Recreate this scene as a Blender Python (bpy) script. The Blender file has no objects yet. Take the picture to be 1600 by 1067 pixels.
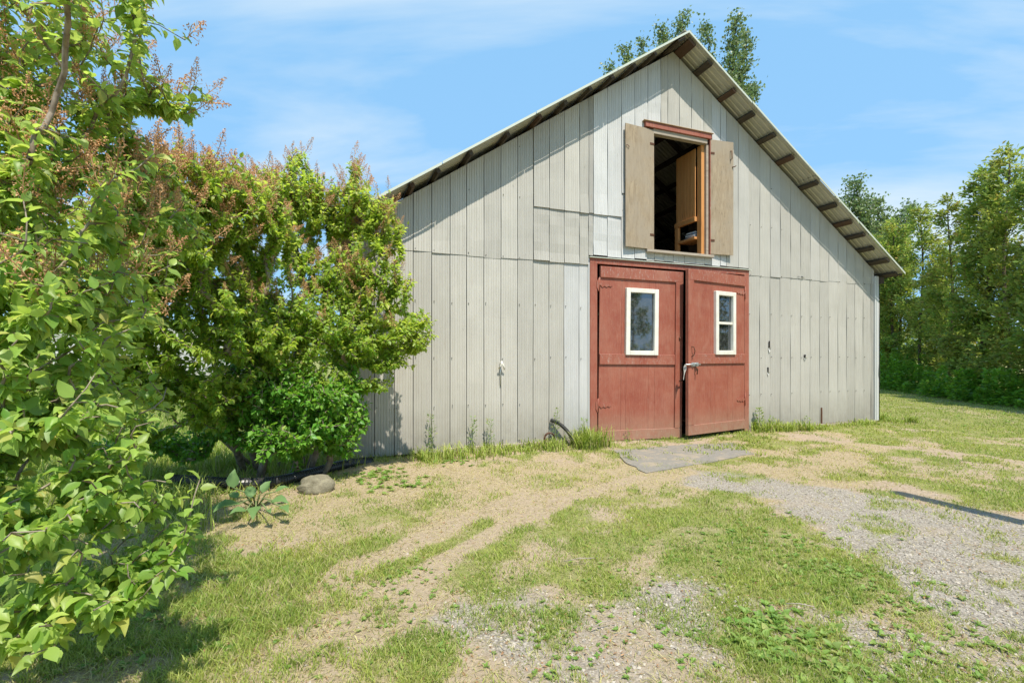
import bpy, bmesh, math, random
import numpy as np
from mathutils import Vector, Matrix
random.seed(7); rng = np.random.default_rng(11)
sc = bpy.context.scene
col = sc.collection
PI = math.pi

# ------------------------------------------------------------------ camera, sky, sun, exposure
F, CX, HY, EYE = 740.0, 800.0, 555.0, 1.45          # focal length and horizon of the 1600 px photograph, eye height
cam = bpy.data.cameras.new('camera'); cam.sensor_width = 36; cam.lens = F/1600*36
cam.shift_y = (HY-533.5)/1600; cam.clip_end = 3000; cam.clip_start = 0.05
camo = bpy.data.objects.new('camera', cam); col.objects.link(camo)
camo.location = (0, 0, EYE); camo.rotation_euler = (PI/2, 0, 0); sc.camera = camo

SUN_STRENGTH, SKY_STRENGTH, EXPOSURE = 4.6, 0.15, 0.50
TH = math.atan2(2000, F)
U = np.array([math.sin(TH), math.cos(TH), 0]); N = np.array([math.cos(TH), -math.sin(TH), 0])   # along the barn front / out of it
O = np.array([1.27007, 7.83212, 0.0])                                                      # foot of the doors' left edge
SD = N + 0.05*U + np.array([0, 0, 1.78]); SD /= np.linalg.norm(SD)                         # towards the sun
sun = bpy.data.lights.new('sun', 'SUN'); sun.energy = SUN_STRENGTH; sun.angle = math.radians(0.5); sun.color = (1, .935, .82)
suno = bpy.data.objects.new('sun', sun); col.objects.link(suno)
suno.rotation_euler = Vector(SD).to_track_quat('Z', 'Y').to_euler(); suno.location = (5, -10, 20)

world = bpy.data.worlds.new('World'); sc.world = world; world.use_nodes = True
nt = world.node_tree; nt.nodes.clear()
def wn(t, **k):
    n = nt.nodes.new(t)
    for a, b in k.items(): setattr(n, a, b)
    return n
sky = wn('ShaderNodeTexSky', sky_type='NISHITA', sun_disc=False)
sky.sun_elevation = math.asin(SD[2]); sky.sun_rotation = math.atan2(SD[0], SD[1])
sky.air_density = 1.0; sky.dust_density = 0.7; sky.ozone_density = 1.2
tc = wn('ShaderNodeTexCoord'); sep = wn('ShaderNodeSeparateXYZ'); nt.links.new(tc.outputs['Generated'], sep.inputs[0])
mx = wn('ShaderNodeMath', operation='MAXIMUM'); nt.links.new(sep.outputs['Z'], mx.inputs[0]); mx.inputs[1].default_value = 0.0
ad = wn('ShaderNodeMath', operation='ADD'); nt.links.new(mx.outputs[0], ad.inputs[0]); ad.inputs[1].default_value = 0.12
dx = wn('ShaderNodeMath', operation='DIVIDE'); nt.links.new(sep.outputs['X'], dx.inputs[0]); nt.links.new(ad.outputs[0], dx.inputs[1])
dy = wn('ShaderNodeMath', operation='DIVIDE'); nt.links.new(sep.outputs['Y'], dy.inputs[0]); nt.links.new(ad.outputs[0], dy.inputs[1])
cmb = wn('ShaderNodeCombineXYZ'); nt.links.new(dx.outputs[0], cmb.inputs[0]); nt.links.new(dy.outputs[0], cmb.inputs[1])
mp = wn('ShaderNodeMapping'); nt.links.new(cmb.outputs[0], mp.inputs[0])
mp.inputs['Rotation'].default_value = (0, 0, math.radians(-18)); mp.inputs['Scale'].default_value = (0.30, 1.1, 1); mp.inputs['Location'].default_value = (2.1, 6.75, 0)
nz = wn('ShaderNodeTexNoise'); nz.inputs['Scale'].default_value = 0.9; nz.inputs['Detail'].default_value = 7; nz.inputs['Roughness'].default_value = .55
nz.inputs['Distortion'].default_value = .5
nt.links.new(mp.outputs[0], nz.inputs['Vector'])
rp = wn('ShaderNodeValToRGB'); rp.color_ramp.elements[0].position = .50; rp.color_ramp.elements[1].position = .64
rp.color_ramp.elements[0].color = (0, 0, 0, 1); rp.color_ramp.elements[1].color = (.8, .8, .8, 1)
nt.links.new(nz.outputs[0], rp.inputs[0])
mixc = wn('ShaderNodeMix', data_type='RGBA'); nt.links.new(rp.outputs[0], mixc.inputs['Factor'])
hs = wn('ShaderNodeHueSaturation'); hs.inputs['Saturation'].default_value = 1.02; hs.inputs['Value'].default_value = 1.15
nt.links.new(sky.outputs[0], hs.inputs['Color'])
veil = wn('ShaderNodeMix', data_type='RGBA'); veil.inputs['Factor'].default_value = .86      # thin high veil that evens out the blue
nt.links.new(hs.outputs[0], veil.inputs['A']); veil.inputs['B'].default_value = (1.45, 3.0, 4.75, 1); nt.links.new(veil.outputs['Result'], mixc.inputs['A'])
mixc.inputs['B'].default_value = (3.9, 4.45, 4.75, 1)
bg = wn('ShaderNodeBackground'); bg.inputs['Strength'].default_value = SKY_STRENGTH
wo = wn('ShaderNodeOutputWorld'); nt.links.new(mixc.outputs['Result'], bg.inputs[0]); nt.links.new(bg.outputs[0], wo.inputs[0])
sc.view_settings.view_transform = 'Standard'; sc.view_settings.look = 'None'; sc.view_settings.gamma = 1
sc.view_settings.exposure = EXPOSURE; sc.view_settings.use_curve_mapping = False

# ------------------------------------------------------------------ helpers
def P(px, py, d):            # the place at distance d seen at a pixel of the photograph
    return np.array([(px-CX)/F*d, d, EYE+(HY-py)/F*d])
def G(px, py):               # the ground seen at a pixel
    d = EYE*F/(py-HY); return np.array([(px-CX)/F*d, d])

class Mat:
    def __init__(s, name, rough=.6, metal=0., spec=.5):
        s.m = bpy.data.materials.new(name); s.m.use_nodes = True; s.t = s.m.node_tree
        s.p = s.t.nodes['Principled BSDF']; s.p.inputs['Roughness'].default_value = rough
        s.p.inputs['Metallic'].default_value = metal; s.p.inputs['Specular IOR Level'].default_value = spec
        s._c = None
    def n(s, t, **k):
        x = s.t.nodes.new(t)
        for a, b in k.items(): setattr(x, a, b)
        return x
    def l(s, a, b): s.t.links.new(a, b)
    def coord(s, scale=(1, 1, 1), kind='Object', rot=(0, 0, 0)):
        c = s.n('ShaderNodeTexCoord'); m = s.n('ShaderNodeMapping'); m.inputs['Scale'].default_value = scale
        m.inputs['Rotation'].default_value = rot
        s.l(c.outputs[kind], m.inputs[0]); return m.outputs[0]
    def noise(s, scale, vec=None, detail=4, rough=.6, dist=0.):
        x = s.n('ShaderNodeTexNoise'); x.inputs['Scale'].default_value = scale; x.inputs['Detail'].default_value = detail
        x.inputs['Roughness'].default_value = rough; x.inputs['Distortion'].default_value = dist
        if vec is not None: s.l(vec, x.inputs['Vector'])
        return x.outputs[0]
    def ramp(s, v, stops):
        r = s.n('ShaderNodeValToRGB'); e = r.color_ramp.elements
        while len(e) < len(stops): e.new(.5)
        for i, (p, c) in enumerate(stops):
            e[i].position = p; e[i].color = tuple(c)+(1,) if hasattr(c, '__len__') else (c, c, c, 1)
        s.l(v, r.inputs[0]); return r.outputs[0]
    def mix(s, f, a, b, mode='MIX'):
        m = s.n('ShaderNodeMix', data_type='RGBA', blend_type=mode)
        for v, k in ((f, 'Factor'), (a, 'A'), (b, 'B')):
            if isinstance(v, (int, float)): m.inputs[k].default_value = v if k == 'Factor' else (v, v, v, 1)
            elif isinstance(v, tuple): m.inputs[k].default_value = v+(1,)
            else: s.l(v, m.inputs[k])
        return m.outputs['Result']
    def math(s, op, a, b=0.):
        m = s.n('ShaderNodeMath', operation=op)
        for i, v in enumerate((a, b)):
            if isinstance(v, (int, float)): m.inputs[i].default_value = v
            else: s.l(v, m.inputs[i])
        return m.outputs[0]
    def base(s, c):
        if isinstance(c, tuple): s.p.inputs['Base Color'].default_value = c+(1,)
        else: s.l(c, s.p.inputs['Base Color'])
        return s
    def bump(s, h, strength=.3, dist=.01):
        b = s.n('ShaderNodeBump'); b.inputs['Strength'].default_value = strength; b.inputs['Distance'].default_value = dist
        s.l(h, b.inputs['Height']); s.l(b.outputs[0], s.p.inputs['Normal']); return s

def tag(o, label=None, cat=None, group=None, kind=None):
    if label: o['label'] = label
    if cat: o['category'] = cat
    if group: o['group'] = group
    if kind: o['kind'] = kind
    return o
def empty(name, loc=(0, 0, 0), rz=0, parent=None):
    o = bpy.data.objects.new(name, None); col.objects.link(o); o.location = loc; o.rotation_euler = (0, 0, rz)
    if parent: o.parent = parent
    o.empty_display_size = .2
    return o
def link(name, me, mat=None, parent=None):
    o = bpy.data.objects.new(name, me); col.objects.link(o)
    if mat is not None and not me.materials: me.materials.append(mat.m if isinstance(mat, Mat) else mat)
    if parent is not None: o.parent = parent
    return o
def tri_mesh(name, V, T, tint=None, smooth=False):
    me = bpy.data.meshes.new(name); V = np.asarray(V, np.float32); T = np.asarray(T, np.int32)
    me.vertices.add(len(V)); me.vertices.foreach_set('co', V.ravel())
    me.loops.add(T.size); me.loops.foreach_set('vertex_index', T.ravel())
    me.polygons.add(len(T)); me.polygons.foreach_set('loop_start', np.arange(0, T.size, 3, dtype=np.int32))
    try: me.polygons.foreach_set('loop_total', np.full(len(T), 3, np.int32))
    except Exception: pass
    me.polygons.foreach_set('use_smooth', np.full(len(T), smooth))
    if tint is not None:
        a = me.attributes.new('tint', 'FLOAT_COLOR', 'POINT')
        c = np.ones((len(V), 4), np.float32); c[:, :tint.shape[1]] = tint; a.data.foreach_set('color', c.ravel())
    me.update(); me.validate(); return me
def scatter(name, tv, tt, pos, rot, scale, tint=None, smooth=False):
    """copies of a small template (verts tv, tris tt) at pos with rotation matrices rot and sizes"""
    tv = np.asarray(tv, float); tt = np.asarray(tt); n = len(pos)
    scale = np.asarray(scale, float)
    if scale.ndim == 1: scale = np.repeat(scale[:, None], 3, 1)
    V = np.einsum('nij,nkj->nki', rot, tv[None]*scale[:, None, :]) + pos[:, None, :]
    T = tt[None] + (np.arange(n)*len(tv))[:, None, None]
    c = None if tint is None else np.repeat(tint, len(tv), 0)
    return tri_mesh(name, V.reshape(-1, 3), T.reshape(-1, 3), c, smooth)
def unit(v): return v/np.maximum(np.linalg.norm(v, axis=-1, keepdims=True), 1e-9)
def frames(ydir, nrm):       # matrices with columns (x, y, z): y along ydir, z near nrm
    y = unit(ydir); x = unit(np.cross(y, nrm)); z = np.cross(x, y)
    return np.stack([x, y, z], -1)
def tube(pts, r, n=8, taper=None, caps=True):
    pts = [np.asarray(p, float) for p in pts]; V = []; T = []
    for i, p in enumerate(pts):
        d = unit((pts[min(i+1, len(pts)-1)]-pts[max(i-1, 0)])[None])[0]
        a = np.array([0, 0, 1.]) if abs(d[2]) < .9 else np.array([1., 0, 0])
        x = unit(np.cross(d, a)[None])[0]; y = np.cross(d, x)
        rr = r if taper is None else r*(1+(taper-1)*i/(len(pts)-1))
        if callable(r): rr = r(i)
        for k in range(n):
            t = 2*PI*k/n; V.append(p+x*math.cos(t)*rr+y*math.sin(t)*rr)
    for i in range(len(pts)-1):
        for k in range(n):
            a, b = i*n+k, i*n+(k+1) % n
            T += [(a, b, b+n), (a, b+n, a+n)]
    if caps:
        for s in (0, (len(pts)-1)*n):
            for k in range(1, n-1): T.append((s, s+k, s+k+1) if s else (s, s+k+1, s+k))
    return np.array(V), np.array(T)
def join(parts):
    V = []; T = []; o = 0
    for v, t in parts:
        V.append(v); T.append(np.asarray(t)+o); o += len(v)
    return np.concatenate(V), np.concatenate(T)
def tube_obj(name, pts, r, mat, parent=None, n=8, taper=None, smooth=True):
    v, t = tube(pts, r, n, taper); return link(name, tri_mesh(name, v, t, None, smooth), mat, parent)
def box_bm(bm, c, s, rot=None):
    m = Matrix.Translation(Vector(c)) @ (rot.to_4x4() if rot is not None else Matrix.Identity(4)) @ Matrix.Diagonal(Vector((*s, 1)))
    bmesh.ops.create_cube(bm, size=1, matrix=m)
def box(name, lo, hi, mat, parent=None, bevel=.003, rot=None, jit=0):
    """box given by its two corners, lightly bevelled"""
    bm = bmesh.new(); c = [(a+b)/2 for a, b in zip(lo, hi)]; s = [abs(b-a) for a, b in zip(lo, hi)]
    box_bm(bm, c, s, rot)
    if jit:
        for v in bm.verts: v.co += Vector([random.uniform(-jit, jit) for _ in range(3)])
    if bevel: bmesh.ops.bevel(bm, geom=bm.edges[:], offset=min(bevel, min(s)*.3), segments=1, affect='EDGES')
    me = bpy.data.meshes.new(name); bm.to_mesh(me); bm.free()
    return link(name, me, mat, parent)
def prism(name, pts, y0, y1, mat, parent=None, bevel=0):
    """outline in (x, z) extruded from y0 to y1"""
    n = len(pts); V = [(x, y0, z) for x, z in pts]+[(x, y1, z) for x, z in pts]
    Fc = [tuple(range(n)), tuple(range(2*n-1, n-1, -1))]+[(i, i+n, (i+1) % n+n, (i+1) % n) for i in range(n)]
    me = bpy.data.meshes.new(name); me.from_pydata(V, [], Fc)
    bm = bmesh.new(); bm.from_mesh(me); bmesh.ops.recalc_face_normals(bm, faces=bm.faces)
    if bevel: bmesh.ops.bevel(bm, geom=bm.edges[:], offset=bevel, segments=1, affect='EDGES')
    bm.to_mesh(me); bm.free(); return link(name, me, mat, parent)

_L = rng.random((257, 257))
def vnoise(x, y, s=1.0, seed=0):
    x = np.asarray(x, float)/s+seed*17.3+1000; y = np.asarray(y, float)/s+seed*9.1+1000
    xi = np.floor(x).astype(int); yi = np.floor(y).astype(int); fx = x-xi; fy = y-yi
    fx = fx*fx*(3-2*fx); fy = fy*fy*(3-2*fy); g = lambda a, b: _L[a % 257, b % 257]
    return (g(xi, yi)*(1-fx)+g(xi+1, yi)*fx)*(1-fy)+(g(xi, yi+1)*(1-fx)+g(xi+1, yi+1)*fx)*fy
def fbm(x, y, s=1.0, seed=0, o=4):
    r = 0; a = 1; t = 0
    for k in range(o): r = r+a*vnoise(x, y, s/2**k, seed+k*3); t += a; a *= .55
    return r/t
def rand_rot(n):
    a = rng.normal(size=(n, 3)); b = rng.normal(size=(n, 3)); return frames(a, b)

# ------------------------------------------------------------------ materials
def siding_mat(name, c1, c2, metal, rough):
    m = Mat(name, rough, metal)
    oi = m.n('ShaderNodeObjectInfo')
    v = m.coord((1, 1, 1)); st = m.noise(9, m.coord((3.2, 3.2, .22)), 5, .65)
    bl = m.noise(1.3, v, 4, .6)
    c = m.mix(m.ramp(st, [(.3, 0.), (.72, 1.)]), c1, c2)
    c = m.mix(m.math('MULTIPLY', m.ramp(bl, [(.42, 0.), (.72, 1.)]), .35), c, tuple(x*.82 for x in c1))
    var = m.math('MULTIPLY_ADD', oi.outputs['Random'], .16); m.t.nodes[-1].inputs[2].default_value = .90
    mul = m.n('ShaderNodeMix', data_type='RGBA', blend_type='MULTIPLY'); mul.inputs['Factor'].default_value = 1
    m.l(c, mul.inputs['A']); m.l(var, mul.inputs['B']); c = mul.outputs['Result']
    # dirt splashed up at the foot, scuffs
    sp = m.n('ShaderNodeSeparateXYZ'); m.l(v, sp.inputs[0])
    low = m.math('SUBTRACT', 1.0, m.math('DIVIDE', sp.outputs['Z'], .75))
    low = m.math('MULTIPLY', m.math('MAXIMUM', low, 0.), m.noise(6, v, 5, .7))
    c = m.mix(m.math('MINIMUM', m.math('MULTIPLY', low, .9), .6), c, (.20, .165, .125))
    sc_ = m.ramp(m.noise(34, m.coord((1, 1, .25)), 2, .5), [(.70, 0.), (.76, 1.)])
    c = m.mix(m.math('MULTIPLY', sc_, .3), c, (.16, .15, .13))
    m.base(c)
    run = m.ramp(m.noise(11, m.coord((2.2, 2.2, .13)), 3, .6), [(.66, 0.), (.74, 1.)]); c = m.mix(m.math('MULTIPLY', run, .30), c, (.30, .215, .14)); m.base(c)
    h = m.math('ADD', m.math('MULTIPLY', m.noise(1.9, m.coord((1, 1, .55)), 3, .5), 1.), m.math('MULTIPLY', st, .05))
    m.bump(h, .35, .04); return m
M = {}
M['siding'] = siding_mat('weathered_siding', (.430, .407, .360), (.490, .469, .420), .05, .55)
M['siding_new'] = siding_mat('bright_siding', (.51, .505, .49), (.575, .57, .555), .04, .5)
M['siding_grey'] = siding_mat('grey_siding', (.435, .415, .375), (.495, .476, .435), .06, .52)

def red_paint(name, wear=.5):
    m = Mat(name, .62)
    v = m.coord((1, 1, 1)); g = m.noise(14, m.coord((3, 3, .35)), 6, .7); big = m.noise(2.2, v, 4, .6)
    c = m.mix(m.ramp(big, [(.35, 0.), (.7, 1.)]), (.255, .060, .034), (.325, .100, .060))
    c = m.mix(m.ramp(g, [(.45, 0.), (.75, .55)]), c, (.36, .17, .115))
    scr = m.ramp(m.noise(26, m.coord((2.4, 2.4, .5)), 5, .75), [(.62-.06*wear, 0.), (.70, 1.)])
    c = m.mix(m.math('MULTIPLY', scr, .75*wear), c, (.47, .40, .35))
    dk = m.ramp(m.noise(40, m.coord((1, 1, .3)), 3, .6), [(.68, 0.), (.74, 1.)]); c = m.mix(m.math('MULTIPLY', dk, .55), c, (.10, .035, .028))
    sp = m.n('ShaderNodeSeparateXYZ'); m.l(v, sp.inputs[0])
    low = m.math('MAXIMUM', m.math('SUBTRACT', 1.0, m.math('DIVIDE', sp.outputs['Z'], .55)), 0.)
    c = m.mix(m.math('MINIMUM', m.math('MULTIPLY', low, m.math('MULTIPLY', m.noise(9, v, 5, .7), 1.3)), .75), c, (.30, .22, .15))
    fade = m.ramp(m.noise(3.4, m.coord((1, 1, .6)), 5, .7, .8), [(.48, 0.), (.66, .38)]); c = m.mix(fade, c, (.36, .165, .11))
    m.base(c); m.bump(m.math('ADD', g, m.math('MULTIPLY', scr, -.4)), .55, .008); return m
M['red'] = red_paint('red_paint', .5); M['red_worn'] = red_paint('worn_red_paint', 1.1)

def wood(name, a, b, dark, sc_=(1, 1, .12), scale=10, grey=None, rough=.8):
    m = Mat(name, rough, 0, .25); v = m.coord(sc_)
    g = m.noise(scale, v, 6, .68, .6); c = m.mix(m.ramp(g, [(.3, 0.), (.7, 1.)]), a, b)
    c = m.mix(m.ramp(m.noise(scale*3.1, v, 4, .7), [(.58, 0.), (.72, .8)]), c, dark)
    if grey: c = m.mix(m.ramp(m.noise(1.6, m.coord(), 3, .6), [(.4, 0.), (.65, .8)]), c, grey)
    m.base(c); m.bump(g, .5, .006); return m
M['ply'] = wood('weathered_plywood', (.245, .185, .12), (.395, .315, .22), (.11, .08, .05), (1.6, 1, .30), 11, (.32, .27, .21))
M['post'] = wood('weathered_post', (.30, .20, .12), (.40, .28, .18), (.12, .07, .04))
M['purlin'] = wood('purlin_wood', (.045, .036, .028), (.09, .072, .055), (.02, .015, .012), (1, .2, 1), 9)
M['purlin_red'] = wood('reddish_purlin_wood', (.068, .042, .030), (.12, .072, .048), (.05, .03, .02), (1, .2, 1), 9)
M['sill'] = wood('grey_wood', (.30, .25, .20), (.42, .36, .29), (.14, .10, .07), (.12, 1, 1), 10)
M['pine'] = wood('orange_pine', (.50, .22, .07), (.62, .30, .11), (.25, .09, .03), (1, 1, .1), 8, rough=.6)
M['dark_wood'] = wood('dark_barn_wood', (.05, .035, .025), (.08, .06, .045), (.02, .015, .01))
M['roof'] = Mat('galvanised_roofing', .5, .25)
_m = M['roof']; _m.base(_m.mix(_m.ramp(_m.noise(5, _m.coord((.5, 3, 1)), 5, .6), [(.3, 0.), (.7, 1.)]), (.38, .37, .315), (.50, .49, .425)))
M['trim'] = Mat('rake_trim_metal', .5, .1).base((.52, .55, .47))
M['cornermetal'] = Mat('corner_trim_metal', .45, .2).base((.62, .62, .61))
M['pvc'] = Mat('white_vinyl', .35); _m = M['pvc']; _m.base(_m.mix(_m.ramp(_m.noise(7, _m.coord(), 4, .6), [(.4, 0.), (.8, 1.)]), (.74, .72, .65), (.62, .58, .49)))
M['rust'] = Mat('rusty_iron', .8, .3); _m = M['rust']; _m.base(_m.mix(_m.ramp(_m.noise(60, _m.coord(), 4, .6), [(.35, 0.), (.7, 1.)]), (.06, .028, .016), (.17, .075, .04)))
M['steel'] = Mat('zinc_steel', .38, .8).base((.55, .57, .57))
M['nail'] = Mat('nail_head', .6, .5).base((.13, .12, .11))
M['rag'] = Mat('white_rag', .9).base((.42, .40, .37))
M['black'] = Mat('black_plastic_pipe', .38); _m = M['black']; _m.base(_m.mix(_m.noise(9, _m.coord(), 3, .6), (.012, .012, .013), (.05, .048, .045)))
M['paper'] = Mat('paper_books', .8).base((.55, .55, .55))
M['bluebook'] = Mat('blue_book_cover', .6).base((.10, .16, .26))
M['backing'] = Mat('dark_backing', .95).base((.022, .019, .016))
def glass():
    m = Mat('window_glass', .04); m.t.nodes.remove(m.p)
    tr = m.n('ShaderNodeBsdfTransparent'); tr.inputs[0].default_value = (.55, .6, .6, 1)
    gl = m.n('ShaderNodeBsdfGlossy'); gl.inputs['Roughness'].default_value = .03; gl.inputs['Color'].default_value = (.9, .95, 1, 1)
    df = m.n('ShaderNodeBsdfDiffuse'); df.inputs[0].default_value = (.25, .26, .26, 1)
    a = m.n('ShaderNodeMixShader'); b = m.n('ShaderNodeMixShader')
    v = m.coord(); dust = m.ramp(m.noise(16, v, 5, .7), [(.45, .06), (.8, .40)])
    fr = m.n('ShaderNodeFresnel'); fr.inputs['IOR'].default_value = 2.6
    m.l(fr.outputs[0], a.inputs[0]); m.l(tr.outputs[0], a.inputs[1]); m.l(gl.outputs[0], a.inputs[2])
    m.l(dust, b.inputs[0]); m.l(a.outputs[0], b.inputs[1]); m.l(df.outputs[0], b.inputs[2])
    m.l(b.outputs[0], m.t.nodes['Material Output'].inputs[0]); return m
M['glass'] = glass()
def leaf_mat(name, g1, g2, g3, trans=.38, rough=.42):
    """tint.r: green 1 to green 2, tint.g: brightness, tint.b: share of the third (dry or young) colour"""
    m = Mat(name, rough, 0, .4); a = m.n('ShaderNodeAttribute', attribute_name='tint'); s = m.n('ShaderNodeSeparateColor'); m.l(a.outputs['Color'], s.inputs[0])
    c = m.mix(s.outputs[0], g1, g2); c = m.mix(s.outputs[2], c, g3)
    mm = m.n('ShaderNodeMix', data_type='RGBA', blend_type='MULTIPLY'); mm.inputs['Factor'].default_value = 1; m.l(c, mm.inputs['A']); m.l(s.outputs[1], mm.inputs['B']); c = mm.outputs['Result']
    ge = m.n('ShaderNodeNewGeometry'); c = m.mix(m.math('MULTIPLY', ge.outputs['Backfacing'], .35), c, tuple(min(1, x*1.35+.03) for x in g2))
    m.base(c); t = m.n('ShaderNodeBsdfTranslucent'); hs_ = m.n('ShaderNodeHueSaturation'); hs_.inputs['Value'].default_value = 1.75; hs_.inputs['Saturation'].default_value = 1.1; hs_.inputs['Hue'].default_value = .487
    m.l(c, hs_.inputs['Color']); m.l(hs_.outputs[0], t.inputs[0])
    x = m.n('ShaderNodeMixShader'); x.inputs[0].default_value = trans; m.l(m.p.outputs[0], x.inputs[1]); m.l(t.outputs[0], x.inputs[2]); m.l(x.outputs[0], m.t.nodes['Material Output'].inputs[0]); return m
M['lilac'] = leaf_mat('lilac_leaf', (.165, .305, .036), (.385, .475, .090), (.42, .38, .10), .50)
M['lilac_near'] = leaf_mat('lilac_leaf_near', (.145, .285, .045), (.345, .455, .105), (.46, .43, .12), .46)
M['lush'] = leaf_mat('lush_leaf', (.075, .245, .022), (.215, .385, .055), (.3, .38, .06))
M['cedar'] = leaf_mat('cedar_spray', (.105, .235, .030), (.320, .375, .085), (.36, .24, .08), .35, .6)
M['poplar'] = leaf_mat('poplar_leaf', (.075, .145, .045), (.18, .24, .10), (.2, .2, .06), .3)
M['grass'] = leaf_mat('grass_blade', (.130, .245, .024), (.330, .370, .072), (.47, .39, .23), .34, .6)
M['weed'] = leaf_mat('weed_leaf', (.11, .24, .03), (.25, .34, .08), (.3, .22, .09), .25, .55)
M['burdock'] = leaf_mat('broad_weed_leaf', (.08, .18, .05), (.16, .26, .09), (.3, .28, .12), .25, .6)
M['panicle'] = leaf_mat('dry_flower_cluster', (.50, .30, .14), (.72, .52, .30), (.32, .18, .09), .25, .8)
M['bark'] = Mat('lilac_bark', .85); _m = M['bark']; _m.base(_m.mix(_m.ramp(_m.noise(18, _m.coord((1, 1, .5)), 5, .65), [(.35, 0.), (.68, 1.)]), (.12, .085, .06), (.36, .30, .235))); _m.bump(_m.noise(60, None, 3), .4, .004)
M['cbark'] = Mat('cedar_bark', .9).base((.10, .07, .05))
M['stem'] = Mat('green_stem', .7).base((.16, .20, .07))
M['rock'] = Mat('fieldstone', .85); _m = M['rock']; _m.base(_m.mix(_m.ramp(_m.noise(8, _m.coord(), 6, .7), [(.35, 0.), (.7, 1.)]), (.16, .14, .09), (.31, .275, .19))); _m.bump(_m.noise(14, None, 6, .7), .7, .02)
M['slab'] = Mat('worn_concrete_slab', .9); _m = M['slab']; _m.base(_m.mix(_m.ramp(_m.noise(5, _m.coord(), 6, .7), [(.3, 0.), (.7, 1.)]), (.17, .155, .135), (.30, .275, .24))); _m.bump(_m.noise(28, None, 6, .75), .9, .012)
_st = _m.ramp(_m.noise(3.2, _m.coord(), 6, .75, .6), [(.50, 0.), (.62, .75)]); _m.base(_m.mix(_st, _m.mix(_m.noise(30, _m.coord(), 5, .7), (.13, .12, .105), (.31, .285, .245)), (.36, .29, .20)))
def stone_mat():
    m = Mat('gravel_stone', .85); a = m.n('ShaderNodeAttribute', attribute_name='tint'); m.base(a.outputs['Color']); return m
M['stone'] = stone_mat()

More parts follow.
